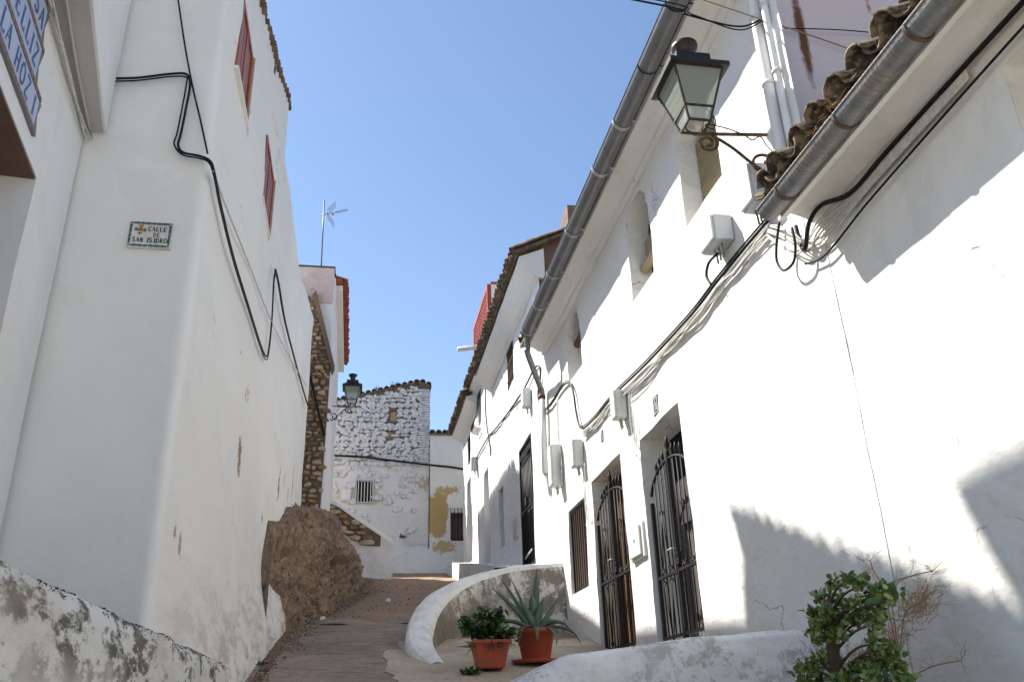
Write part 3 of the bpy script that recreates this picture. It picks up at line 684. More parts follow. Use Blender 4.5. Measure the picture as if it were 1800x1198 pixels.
roof_field(H1, 'tile_mossy', (2.60, -10, 3.19), (2.60, 4.62, 3.19), up1, 3.1, .235, 1.0)
def gutter(parent, cx, cz, r, y0, y1, mat, tilt=0):
    mb = MB(); n = 14
    def fn(u, v):
        a = math.pi * (1 + v); y = lerp(y0, y1, u); return Vector((cx + r * math.cos(a), y, cz + r * math.sin(a) + tilt * u))
    def fi(u, v):
        a = math.pi * (1 + v); y = lerp(y0, y1, u); return Vector((cx + (r - .006) * math.cos(a), y, cz + (r - .006) * math.sin(a) + .001 + tilt * u))
    mb.grid(fn, 40, n); mb.grid(fi, 40, n)
    for u, y in ((0, y0), (1, y1)): mb.add([(cx + r * math.cos(math.pi * (1 + k / n)), y, cz + r * math.sin(math.pi * (1 + k / n)) + tilt * u) for k in range(n + 1)], [tuple(range(n + 1))])
    mb.tube([(cx - r, y0, cz), (cx - r, y1, cz + tilt)], .008)
    return mb.build('gutter', mat, parent, False)
def band(parent, cx, cz, r, y, mat, w=.022, name='bracket'):
    mb = MB()
    def fn(u, v): a = math.pi * (1 + u); q = y + (v - .5) * w; return Vector((cx + (r + .004) * math.cos(a), q, cz + (r + .004) * math.sin(a)))
    mb.grid(fn, 16, 1)
    def fn2(u, v): a = math.pi * (1 + u); q = y + (v - .5) * w; return Vector((cx + (r + .0095) * math.cos(a), q, cz + (r + .0095) * math.sin(a)))
    mb.grid(fn2, 16, 1).grid(lambda u, v: Vector((cx + (r + .004 + .0055 * v) * math.cos(math.pi * (1 + u)), y - w / 2, cz + (r + .004 + .0055 * v) * math.sin(math.pi * (1 + u)))), 16, 1)
    mb.box((cx + r + .03, y, cz + .01), (.07, w, .006)); return mb.build(name, mat, parent)
g1 = gutter(H1, 2.625, 3.055, .078, -9.9, 4.55, M['gutter_zinc'])
for y in (4.28, 3.55, 2.86, 2.28, 1.6): band(g1, 2.625, 3.055, .078, y, M['dark_band'])

# ------------------------------------------------------------------ right: second house, number 12
H2 = thing('house', 'bright white two storey house numbered 12 with two ironwork gates', 'house', (5.5, 9, G(9)))
O2 = [(7.42, 8.66, .50, 2.73, 0, .34), (9.39, 10.76, .55, 2.80, 0, .30), (11.16, 12.1, 1.53, 2.70, 0, .22),
      (5.83, 6.70, 4.25, 5.36, .10, .30), (7.66, 8.40, 4.28, 5.46, .33, .30), (10.82, 11.58, 4.5, 5.54, .33, .30)]
wall('wall', M['white_right'], H2, [(3.0, 4.55), (3.0, 13.25)], lambda x, y: G(y) - .6, const(5.72), [(a - 4.55, b - 4.55, c, d, e, f) for a, b, c, d, e, f in O2], side=-1, step=.16, amp=.020)
wall('gable_wall', M['pink'], H2, [(8, 4.752), (3.0, 4.752)], const(2.9), lambda x, y: 5.72 + (x - 3) * .45, side=-1, step=.25, amp=.01)
flat('back_wall', M['white'], H2, (7.9, 4.8, -1), (8.1, 13.2, 7.4)); flat('far_gable_wall', M['white'], H2, (3.05, 13.1, 0), (7.9, 13.24, 6.4))
cove(4.62, 13.0, [(3.10, 5.52), (2.975, 5.53), (2.93, 5.55), (2.925, 5.60), (2.86, 5.61), (2.80, 5.66), (2.72, 5.69), (2.715, 5.76), (3.10, 5.80)], 'cornice', M['white_right'], H2, 60, .005)
up2 = Vector((1, 0, .42)).normalized()
MB().add([(2.60, 4.62, 5.74), (2.60, 13.22, 5.74), (8.2, 13.22, 8.1), (8.2, 4.62, 8.1), (2.60, 4.62, 5.79), (2.60, 13.22, 5.79), (8.2, 13.22, 8.15), (8.2, 4.62, 8.15)], [(0, 1, 2, 3), (4, 7, 6, 5), (0, 4, 5, 1), (1, 5, 6, 2), (2, 6, 7, 3), (3, 7, 4, 0)]).build('roof', M['tile_clay'], H2)
tile_rows(H2, 'tile_clay', (2.62, 4.7, 5.78), (2.62, 13.2, 5.78), up2, pitch=.22, rows=1)
roof_field(H2, 'tile_clay', (2.56, 4.7, 5.80), (2.56, 13.2, 5.80), up2, 5.8, .22, .4)
g2 = gutter(H2, 2.56, 5.685, .098, 4.65, 12.45, M['gutter_grey'])
for y in (5.35, 6.15, 7.0, 7.85, 9.2, 10.35, 11.35, 12.3): band(g2, 2.56, 5.685, .098, y, M['gutter_joint'] if y not in (5.35, 6.15) else M['iron'], .05 if y > 6.2 else .014, 'joint')
dp = thing('drainpipe', 'grey elbowed drainpipe falling from the long gutter to the white wall', 'pipe', (2.93, 13.1, G(13)))
MB().tube(smooth_path([(2.56, 12.38, 5.62), (2.56, 12.40, 5.40), (2.58, 12.45, 5.30), (2.86, 13.0, 5.02), (2.92, 13.1, 4.94), (2.92, 13.12, 4.80)], 5), .048, 12).build('elbow', M['gutter_grey'], dp, True)
MB().tube([(2.92, 13.12, 4.86), (2.925, 13.13, 3.55)], .052, 12).build('pipe', M['pvc_white'], dp, True)
MB().tube([(2.92, 13.12, 4.88), (2.92, 13.12, 4.80)], .060, 12).build('collar', M['rust_iron'], dp, True)
MB().tube([(2.925, 13.13, 3.56), (2.98, 13.13, 3.38), (3.0, 13.13, 3.2)], .04, 8).build('spout', M['box_grey'], dp, True)
# pale pipes at the corner
for k, (a, b, r_) in enumerate((((1316, 20), (1380, 285), .042), ((1342, 40), (1395, 280), .028))):
    p0 = ax(*a, 2.95); p1 = ax(*b, 2.95); y = (p0.y + p1.y) / 2 - .02
    cp = thing('conduit', ('wide' if k == 0 else 'narrow') + ' white painted pipe climbing the corner beside the pink gable', 'pipe', (2.955, y, 3.5))
    pts = [(2.955, y, 6.0 if 0 else 5.5), (2.955, y, 4.2), (2.95, y - .01, 3.72)] if k else [(2.955, y, 5.46), (2.955, y, 4.4), (2.95, y - .015, 3.7)]
    MB().tube(smooth_path(pts), r_, 10).build('tube', M['pvc_white'], cp, True)
    for z in (5.0, 4.35): MB().tube([(2.955, y, z), (2.955, y, z + .03)], r_ + .008, 10).build('clamp', M['box_white'], cp, True)

# --- ironwork
def prof_bar(p0, p1, r=.008, n=6): return MB().tube([p0, p1], r, n)
def spear(parent, x, y, z, mat, s=1.0):
    mb = MB().lathe([(.006 * s, 0), (.012 * s, .012 * s), (.006 * s, .024 * s), (.018 * s, .05 * s), (.010 * s, .085 * s), (.001, .125 * s)], 8, (x, y, z)); return mb.build('spear_finial', mat, parent, True)
def scroll(parent, x, y, z, s, mat, flip=1):
    e1, e2 = (0, flip, 0), (0, 0, 1)
    p = spiral((x, y + flip * .022 * s, z), .020 * s, .007 * s, R(180), R(180 + 560), e1, e2, 20); mb = MB().tube(p, .0055, 5)
    return mb.build('scroll', mat, parent, True)
def gate(parent, x, y0, y1, zb, zs_, zc, midz, centre_hi=.22, open_yaw=None):
    """arched double gate: zs_ = spring height at the sides, zc = crown"""
    ym = (y0 + y1) / 2; hw = (y1 - y0) / 2
    def top(y): t = (y - ym) / hw; return zs_ + (zc - zs_) * math.sqrt(max(0, 1 - t * t))
    fr = MB()
    for y in (y0 + .018, y1 - .018): fr.b2((x - .018, y - .018, zb), (x + .018, y + .018, zs_))
    arc = [(x, lerp(y0 + .018, y1 - .018, k / 20), top(lerp(y0 + .018, y1 - .018, k / 20))) for k in range(21)]
    fr.tube(arc, .016, 6); fr.b2((x - .016, y0 + .03, midz - .014), (x + .016, y1 - .03, midz + .014)); fr.b2((x - .016, y0 + .03, zb + .03), (x + .016, y1 - .03, zb + .058))
    gt = fr.build('gate', M['iron'], parent)
    MB().b2((x - .02, ym - .035, zb), (x + .02, ym - .008, zc + .05)).build('meeting_stile', M['iron'], gt); MB().b2((x - .02, ym + .008, zb), (x + .02, ym + .035, zc - .01)).build('meeting_stile', M['iron'], gt)
    n = 5
    for sgn in (-1, 1):
        for k in range(1, n):
            y = ym + sgn * lerp(.03, hw - .03, k / n)
            prof_bar((x, y, zb + .04), (x, y, top(y) + .01), .0075).build('bar', M['iron'], gt, True)
            if k <= 3: spear(gt, x, y, top(y) + .005, M['iron'], 1.15)
        # crossed ornament with scrolls between two bars
        ya = ym + sgn * lerp(.03, hw - .03, 1.5 / n); yb = ym + sgn * lerp(.03, hw - .03, 3.5 / n); yc = (ya + yb) / 2
        for za, zb_ in ((midz + .06, midz + .62), (midz - .06, midz - .72)) if sgn > 0 else ((midz + .05, midz + .60),):
            if sgn > 0: prof_bar((x - .012, ya, za), (x - .012, yc, zb_), .006).build('brace', M['iron'], gt, True); prof_bar((x - .012, yb, za), (x - .012, yc, zb_), .006).build('brace', M['iron'], gt, True)
            for yy, zz in ((ya, za), (yb, za), (yc, zb_)):
                for fl in (-1, 1): scroll(gt, x - .014, yy, zz, 1.4, M['iron'], fl)
    spear(gt, x, ym - .02, zc + .05, M['iron'], 1.7)
    MB().b2((x - .03, ym - .09, midz + .05), (x + .02, ym + .0, midz + .17)).build('lock', M['iron'], gt)
    MB().tube([(x - .03, ym - .045, midz + .20), (x - .075, ym - .045, midz + .20), (x - .075, ym + .06, midz + .20)], .008, 6).build('handle', M['gutter_joint'], gt, True)
    return gt
gate(H2, 3.06, 7.44, 8.64, .62, 2.02, 2.34, 1.24)
gate(H2, 3.05, 9.41, 10.74, .66, 2.22, 2.52, 1.48)
# doors behind
d1 = MB().b2((3.36, 7.3, .4), (3.40, 8.8, 2.9)).build('door', M['dark'], H2)
MB().b2((3.33, 7.42, .5), (3.36, 8.0, 2.72)).build('leaf', M['wood_dark'], d1)
for k in range(3): MB().b2((3.315, 7.48, .62 + k * .7), (3.332, 7.94, 1.22 + k * .7)).build('panel', M['wood_dark'], d1)
MB().grid(lambda u, v: Vector((3.345 - .02 * abs(math.sin(u * 19)), lerp(8.02, 8.64, u), lerp(.52, 2.1, v))), 60, 2).build('curtain', M['curtain'], d1, True)
MB().b2((3.28, 8.1, 1.75), (3.32, 8.45, 2.2)).build('mail_box', M['soot'], d1)
d2 = MB().b2((3.32, 9.3, .4), (3.36, 10.9, 2.95)).build('door', M['dark'], H2)
for k in range(15):
    y = lerp(9.45, 10.7, k / 14); MB().b2((3.24 + random.uniform(0, .03), y, .56), (3.27 + random.uniform(0, .02), y + .05, 2.78)).build('curtain_strip', M['curtain_yellow'] if k < 9 and k % 2 == 0 or k in (11,) else M['wood_dark'], d2)
w3 = MB().b2((3.22, 11.1, 1.5), (3.25, 12.2, 2.75)).build('window', M['chain_blind'], H2)
for y in (11.17, 12.07): MB().b2((3.03, y, 1.54), (3.055, y + .025, 2.69)).build('stile', M['iron'], w3)
for k in range(7): MB().b2((3.035, 11.28 + k * .113, 1.54), (3.055, 11.30 + k * .113, 2.69)).build('bar', M['wood_dark'], w3)
for z in (1.56, 2.66): MB().b2((3.03, 11.2, z - .012), (3.058, 12.06, z + .012)).build('rail', M['iron'], w3)
# upper windows
def upper(parent, y0, y1, z0, z1, kind):
    wn = MB().b2((3.29, y0 - .1, z0 - .1), (3.33, y1 + .1, z1 + .1)).build('window', M['dark'], parent)
    for y in (y0, (y0 + y1) / 2 - .03, y1 - .06): MB().b2((3.25, y, z0), (3.29, y + .06, z1)).build('frame', M['wood_dark'], wn)
    MB().b2((3.25, y0 + .06, z0), (3.288, y1 - .06, z0 + .07)).build('frame', M['wood_dark'], wn)
    if kind == 'slats':
        n = 26
        for k in range(n): z = lerp(z0 + .02, z1 - .05, k / n); MB().box((3.20, (y0 + y1) / 2, z), (.02, y1 - y0 - .02, .022), Matrix.Rotation(R(35), 3, 'Y')).build('slat', M['blind_tan'], wn)
    else:
        zr = z0 + (.42 if kind == 'blind_tan' else .62); rl = MB().tube([(3.16, y0 + .02, zr), (3.16, y1 - .02, zr)], .055, 12).build('rolled_blind', M[kind], wn)
        for k in range(5): MB().tube([(3.16 - .056 * math.cos(k * .6 - .6), y0 + .02, zr + .056 * math.sin(k * .6 - .6)), (3.16 - .056 * math.cos(k * .6 - .6), y1 - .02, zr + .056 * math.sin(k * .6 - .6))], .008, 5).build('slat', M[kind], rl)
        for k in range(6):
            z = zr + .07 + k * .05
            if z < z1 - .1: MB().b2((3.19, y0 + .02, z), (3.205, y1 - .02, z + .044)).build('slat', M[kind], rl)
upper(H2, 5.83, 6.70, 4.25, 5.30, 'slats'); upper(H2, 7.66, 8.40, 4.28, 5.30, 'blind_tan'); upper(H2, 10.82, 11.58, 4.5, 5.4, 'blind_brown')

def surf(y, z, amp=.020): return 3.0 - amp * fbm(Vector((3.0, y, z)), .9, 4) * 2.2
def plate(name, label, txt, y, z, w_, h_):
    xs_ = surf(y, z + h_ / 2) - .008; t = thing(name, label, 'house number', (xs_, y, z)); MB().b2((xs_, y - w_ / 2, z), (xs_ + .03, y + w_ / 2, z + h_)).build('plate', M['ink_black'], t)
    MB().b2((xs_ - .002, y - w_ / 2 + .012, z + .012), (xs_ + .004, y + w_ / 2 - .012, z + h_ - .012)).build('face', M['plate_face'], t)
    mb = MB(); text(txt, (xs_ - .0022, y + w_ / 2 - .022, z + .035), (0, -1, 0), (0, 0, 1), (-1, 0, 0), h_ - .07, .040, .010, .016, mb); mb.build('digits', M['ink_black'], t)
plate('house_number', 'small white number plate reading 12 above the gate', '12', 8.03, 2.81, .15, .20)
plate('house_number', 'small number plate half hidden by cables above the yellow curtained gate', '1', 10.05, 3.14, .10, .14)

# ------------------------------------------------------------------ right: third house
H3 = thing('house', 'tall white house with tiled eave and brown rendered gable above the long gutter', 'house', (5.5, 16, G(16)))
O3 = [(14.52, 15.72, 2.35, 4.68, 0, .2), (15.93, 16.76, 6.27, 7.26, 0, .15), (17.62, 18.25, 3.25, 4.5, 0, .3)]
wall('wall', M['white_right'], H3, [(3.0, 13.25), (3.0, 19.25)], lambda x, y: G(y) - .6, const(7.5), [(a - 13.25, b - 13.25, c, d, e, f) for a, b, c, d, e, f in O3], side=-1, step=.18, amp=.024)
MB().add([(3.02, 13.27, 0), (3.02, 13.27, 7.62), (2.86, 13.27, 7.62), (3.05, 13.27, 7.95), (5.6, 13.27, 9.05), (8.0, 13.27, 8.0), (8.0, 13.27, 0)], [(0, 1, 3, 4, 5, 6)]).build('gable_wall', M['brown_render'], H3)
flat('back_wall', M['white'], H3, (7.9, 13.3, 0), (8.1, 19.2, 8.0)); flat('far_wall', M['white'], H3, (3.03, 19.1, 0), (7.9, 19.24, 7.5))
cove(13.2, 19.1, [(3.1, 7.12), (2.975, 7.13), (2.94, 7.17), (2.90, 7.19), (2.76, 7.34), (2.65, 7.47), (2.645, 7.53), (3.1, 7.72)], 'cornice', M['white_right'], H3, 50, .008)
MB().add([(2.6, 13.1, 7.56), (2.6, 19.2, 7.56), (5.6, 19.2, 9.0), (5.6, 13.1, 9.0), (2.6, 13.1, 7.62), (2.6, 19.2, 7.62), (5.6, 19.2, 9.08), (5.6, 13.1, 9.08), (8.2, 19.2, 8), (8.2, 13.1, 8)], [(0, 1, 2, 3), (4, 7, 6, 5), (0, 4, 5, 1), (1, 5, 6, 2), (3, 7, 4, 0), (7, 9, 8, 6)]).build('roof', M['tile_clay'], H3)
up3 = Vector((1, 0, .47)).normalized()
tile_rows(H3, 'tile_clay', (2.52, 13.1, 7.58), (2.52, 19.2, 7.58), up3, pitch=.2, rows=2)
tile_rows(H3, 'tile_clay', (2.58, 13.1, 7.52), (2.58, 19.2, 7.52), up3, pitch=.2, rows=1, pan=False)
roof_field(H3, 'tile_clay', (2.52, 13.1, 7.58), (2.52, 19.2, 7.58), up3, 3.4, .2, .7)
for k in range(9):                       # verge tiles up the brown gable
    m = Matrix.Translation(Vector((2.58, 13.14, 7.64)) + up3 * (.33 * k)) @ Matrix.Rotation(-math.atan(.47), 4, 'Y') @ Matrix.Rotation(R(-90), 4, 'Z'); inst('roof_tile', random.choice(TM['tile_clay']), H3, m)
MB().b2((3.62, 13.3, 8.2), (4.1, 13.8, 8.75)).build('chimney', M['brown_render'], H3)
gt = MB().b2((2.99, 14.54, 2.38), (3.03, 14.58, 4.66)).b2((2.99, 15.66, 2.38), (3.03, 15.70, 4.66)).b2((2.99, 14.58, 4.62), (3.03, 15.66, 4.66)).b2((2.99, 14.58, 4.30), (3.03, 15.66, 4.33)).b2((2.99, 14.58, 3.42), (3.03, 15.66, 3.46)).b2((2.99, 14.58, 2.40), (3.03, 15.66, 2.44)).build('gate', M['iron'], H3)
for k in range(1, 9): y = lerp(14.56, 15.68, k / 9); prof_bar((3.01, y, 2.4), (3.01, y, 4.31), .012).build('bar', M['iron'], gt, True)
for k in range(8):
    y = lerp(14.66, 15.58, k / 7)
    for fl in (-1, 1): scroll(gt, 2.995, y, 4.475, 3.2, M['iron'], fl); scroll(gt, 2.99, y, 3.52 if k % 2 else 3.36, 2.0, M['iron'], fl)
MB().b2((2.96, 15.0, 3.48), (3.0, 15.16, 3.62)).build('lock', M['iron'], gt); MB().tube([(2.95, 14.62, 2.62), (2.95, 15.2, 2.56)], .015, 6).build('letter_roll', M['box_white'], gt, True)
dd = MB().b2((3.16, 14.45, 2.3), (3.2, 15.8, 4.75)).build('door', M['wood_dark'], H3)
for k in range(2): MB().b2((3.14, 14.6 + k * .56, 2.45), (3.165, 15.06 + k * .56, 4.5)).build('panel', M['wood_dark'], dd)
wn = MB().b2((3.12, 15.9, 6.2), (3.15, 16.8, 7.3)).build('window', M['wood_dark'], H3)
for k in range(7): y = lerp(15.97, 16.72, k / 6); MB().b2((3.0, y - .012, 6.27), (3.024, y + .012, 7.26)).build('bar', M['rust_iron'], wn)
for z in (6.45, 6.8, 7.1): MB().b2((2.99, 15.93, z), (2.999, 16.76, z + .025)).build('rail', M['rust_iron'], wn)
wn = MB().b2((3.28, 17.6, 3.2), (3.31, 18.3, 4.6)).build('window', M['wood_dark'], H3); MB().b2((3.24, 17.62, 3.25), (3.28, 17.68, 4.5)).build('frame', M['wood_dark'], wn)

# ------------------------------------------------------------------ right: fourth and fifth house
H4 = thing('house', 'white house with red perforated roof terrace parapet', 'house', (5.5, 20.3, G(20)))
wall('wall', M['white'], H4, [(3.0, 19.25), (3.0, 21.35)], lambda x, y: G(y) - .6, const(7.95), [(.42, 1.25, 3.25, 5.5, 0, .25), (1.4, 1.95, 6.9, 7.75, 0, .15)], side=-1, step=.2, amp=.02)
cove(19.22, 21.5, [(3.1, 7.82), (2.97, 7.83), (2.90, 7.90), (2.78, 7.99), (2.77, 8.03), (3.1, 8.12)], 'cornice', M['white'], H4, 16)
flat('far_wall', M['white'], H4, (3.03, 21.2, 2), (7.9, 21.33, 8.0)); flat('back_wall', M['white'], H4, (7.9, 19.3, 2), (8.1, 21.2, 8)); flat('roof', M['white'], H4, (2.8, 19.25, 8.04), (8.1, 21.4, 8.2))
tile_rows(H4, 'tile_clay', (2.66, 19.3, 8.05), (2.66, 21.5, 8.05), up3, pitch=.2, rows=2)
d4 = MB().b2((3.2, 19.6, 3.2), (3.26, 20.55, 5.55)).build('door', M['box_grey'], H4)
for k in range(2): MB().b2((3.18, 19.7 + k * .4, 3.35), (3.21, 20.03 + k * .4, 5.4)).build('panel', M['box_grey'], d4)
w4 = MB().b2((3.12, 20.6, 6.85), (3.15, 21.25, 7.8)).build('window', M['wood_dark'], H4)
for k in range(7):
    y = lerp(20.66, 21.2, k / 6); MB().tube(smooth_path([(2.98, y, 7.8), (2.93, y, 7.3), (2.80, y, 6.95), (2.82, y, 6.78), (2.98, y, 6.72)], 5), .011, 5).build('bellied_bar', M['iron'], w4, True)
for z, xx in ((7.6, 2.955), (7.2, 2.90), (6.85, 2.80)): MB().tube([(xx, 20.64, z), (xx, 21.22, z)], .011, 5).build('rail', M['iron'], w4, True)
# red perforated parapet: real pierced blocks
LZ = Matrix.Translation((-.06, 0, .12))
la = MB().b2((3.0, 18.9, 8.2), (3.12, 21.6, 8.35)).b2((3.0, 18.9, 9.72), (3.12, 21.6, 9.82)).b2((3.0, 18.9, 8.35), (3.12, 19.02, 9.72)).b2((3.0, 21.48, 8.35), (3.12, 21.6, 9.72)).build('lattice_frame', M['lattice_red'], H4, mw=LZ)
bl = MB(); cw = .205
bl.b2((.01, -.0, 0), (.11, .012, cw)).b2((.01, cw - .012, 0), (.11, cw, cw)).b2((.01, .012, 0), (.11, cw - .012, .012)).b2((.01, .012, cw - .012), (.11, cw - .012, cw))
bl.box((.06, cw / 2, cw / 2), (.098, .014, cw * 1.3), Matrix.Rotation(R(45), 3, 'X')).box((.06, cw / 2, cw / 2), (.096, .014, cw * 1.3), Matrix.Rotation(R(-45), 3, 'X'))
blm = bl.mesh('pierced_block', M['lattice_red'])
for i in range(12):
    for j in range(6):
        mw = LZ @ Matrix.Translation((3.0, 19.02 + i * cw, 8.36 + j * (cw + .018))); inst('pierced_block', blm, la, mw)
MB().b2((3.1, 18.86, 8.2), (3.55, 18.96, 9.80)).build('end_post', M['white'], H4, mw=LZ)
MB().b2((3.08, 18.84, 9.80), (3.60, 19.0, 9.86)).build('coping', M['lattice_red'], H4, mw=LZ)
sp = thing('drain_spout', 'pale pipe jutting from the tiled eave against the sky', 'pipe', (2.7, 19.9, 8.6))
MB().tube([(3.0, 19.3, 8.42), (2.24, 19.3, 8.30)], .055, 12).build('pipe', M['pvc'], sp, True); MB().tube([(3.0, 19.3, 8.42), (2.72, 19.3, 8.375)], .065, 10).build('socket', M['box_dark'], sp, True)
H5 = thing('house', 'far white house with brown tiled eave at the top of the street', 'house', (5, 23.4, G(23)))
def x5(y): return 3.0
wall('wall', M['white'], H5, [(x5(21.35), 21.35), (x5(24.7), 24.7)], lambda x, y: G(y) - .6, const(7.9), [(1.40, 2.50, 3.8, 6.1, 0, .22), (1.5, 2.2, 6.55, 7.35, 0, .15)], side=-1, step=.2, amp=.03)
cove(21.3, 24.8, [(3.1, 7.58), (2.97, 7.60), (2.88, 7.66), (2.70, 7.76), (2.69, 7.82), (3.1, 7.95)], 'cornice', M['white'], H5, 26)
flat('far_wall', M['white'], H5, (3.03, 24.5, 2), (7.9, 24.68, 7.9)); flat('back_wall', M['white'], H5, (7.9, 21.4, 2), (8.1, 24.5, 8)); flat('near_wall', M['white'], H5, (3.05, 21.37, 2), (7.9, 21.5, 7.8))
MB().add([(2.63, 21.2, 7.83), (2.63, 24.8, 7.83), (5.5, 24.8, 9.3), (5.5, 21.2, 9.3), (8.2, 21.2, 8), (8.2, 24.8, 8)], [(0, 1, 2, 3), (3, 2, 5, 4)]).build('roof', M['tile_clay'], H5)
tile_rows(H5, 'tile_clay', (2.58, 21.2, 7.86), (2.58, 24.8, 7.86), up3, pitch=.2, rows=2)
roof_field(H5, 'tile_clay', (2.58, 21.2, 7.86), (2.58, 24.8, 7.86), up3, 3.3, .2, .7)
dd = MB().b2((3.2, 22.7, 3.7), (3.25, 23.95, 6.2)).build('door', M['wood_dark'], H5); MB().b2((3.14, 22.75, 3.8), (3.2, 23.3, 6.1)).build('leaf', M['dark'], dd)
wn = MB().b2((3.13, 22.8, 6.5), (3.17, 23.6, 7.4)).build('window', M['wood_dark'], H5)
for k in range(5): MB().b2((3.02, 22.9 + k * .15, 6.55), (3.04, 22.92 + k * .15, 7.35)).build('bar', M['iron'], wn)

# raised pavement along the right wall and the curved white ramp wall
def rp(u, v):
    y = lerp(12.75, 24.9, v); k_ = max(0, min(1, (y - 12.75) / 1.3)); x = lerp(2.0 + .55 * k_ * k_ * (3 - 2 * k_), 3.0, u); return Vector((x, y, 2.02 + .17 * (y - 12.7) + .015 * fbm(Vector((x, y, 0)), 1, 3)))
mb = MB().grid(rp, 6, 70)
def rs(u, v): p = rp(0, v); return Vector((p.x - .03 * u, p.y, lerp(p.z, G(p.y) - .3, u)))
mb.grid(rs, 4, 70); tag(mb.build('raised_pavement', M['white_coping'], smooth=False), 'whitewashed raised walkway along the upper houses', kind='structure')
CL = smooth_path([(.93, 9.75, .55), (.80, 10.15, .72), (.76, 10.65, .95), (.88, 11.25, 1.27), (1.12, 11.85, 1.55), (1.5, 12.35, 1.80), (1.95, 12.62, 1.95), (2.45, 12.70, 2.04), (3.05, 12.66, 2.08)], 8)
def ramp_wall(u, v):
    t = u * (len(CL) - 1); i = min(int(t), len(CL) - 2); p = CL[i].lerp(CL[i + 1], t - i); d = (CL[i + 1] - CL[i]); d.z = 0; d.normalize()
    inn = Vector((d.y, -d.x, 0)); fl = .55
    wd = lerp(.13, .17, min(1, u * 3)); zin = G(p.y) - .3
    prof = [(-wd - .03, zin), (-wd, p.z - .06), (-wd * .8, p.z - .01), (-.3 * wd, p.z + .012), (.4 * wd, p.z), (wd * .85, p.z - .03), (wd, p.z - .09), (wd + .05, lerp(p.z, zin, .5)), (wd + .12, zin)]
    s_ = v * (len(prof) - 1); k = min(int(s_), len(prof) - 2); off = lerp(prof[k][0], prof[k + 1][0], s_ - k); z = lerp(prof[k][1], prof[k + 1][1], s_ - k)
    q = Vector((p.x, p.y, z)) + inn * off; e = .022 * fbm(q, 2.2, 4); return q + inn * e * (1 if v > .5 else -1) + Vector((0, 0, e * .5))
mb = MB().grid(ramp_wall, 110, 48)
for u in (0,):
    ring = [ramp_wall(0, k / 48) for k in range(49)]; mb.add(ring, [tuple(range(49))])
rw = tag(mb.build('ramp_wall', M['white_planter'], smooth=True), 'curved whitewashed ramp wall with dark mould behind the flower pots', 'wall')
rw.data.materials.append(M['white_coping'])
for i, p in enumerate(rw.data.polygons):
    j = i % 48
    if j < 36 and i < 110 * 48: p.material_index = 1

# foreground ledge wall
def ledge_top(x): 
    pts = [(.2, -.15), (.94, .185), (1.11, .26), (1.29, .33), (1.84, .39), (2.18, .44), (2.88, .47), (3.1, .475)]
    for a, b in zip(pts, pts[1:]):
        if x <= b[0]: return lerp(a[1], b[1], (x - a[0]) / (b[0] - a[0]))
    return pts[-1][1]
def ledge(u, v):
    x = lerp(.2, 3.02, u); zt = ledge_top(x); yb = 5.42 - .10 * math.sin(max(0, min(1, (1.6 - x) / 1.4)) * 1.57) * 3
    prof = [(-.06, -1.2), (-.03, zt - .5), (.0, zt - .12), (.03, zt - .03), (.09, zt), (.26, zt + .004), (.32, zt - .03), (.34, -1)]
    s_ = v * 7; k = min(int(s_), 6); y = yb + lerp(prof[k][0], prof[k + 1][0], s_ - k); z = lerp(prof[k][1], prof[k + 1][1], s_ - k)
    q = Vector((x, y, z)); return Vector((x, y - .03 * fbm(q, 2.0, 5), z + .018 * fbm(q + Vector((3, 0, 0)), 1.8, 4) * (v > .25)))
tag(MB().grid(ledge, 90, 42).build('garden_wall', M['white_ledge'], smooth=True), 'lumpy whitewashed ledge wall below the gates of number 12', 'wall')
tag(MB().b2((1.6, 5.7, -.6), (2.99, 8.7, .30)).build('terrace', M['lane_patch']), 'concrete terrace behind the ledge wall', kind='structure')
tag(MB().b2((2.55, 7.2, .302), (2.98, 8.75, .46)).build('doorstep', M['lane_patch']), 'concrete step under the gate of number 12', kind='structure')

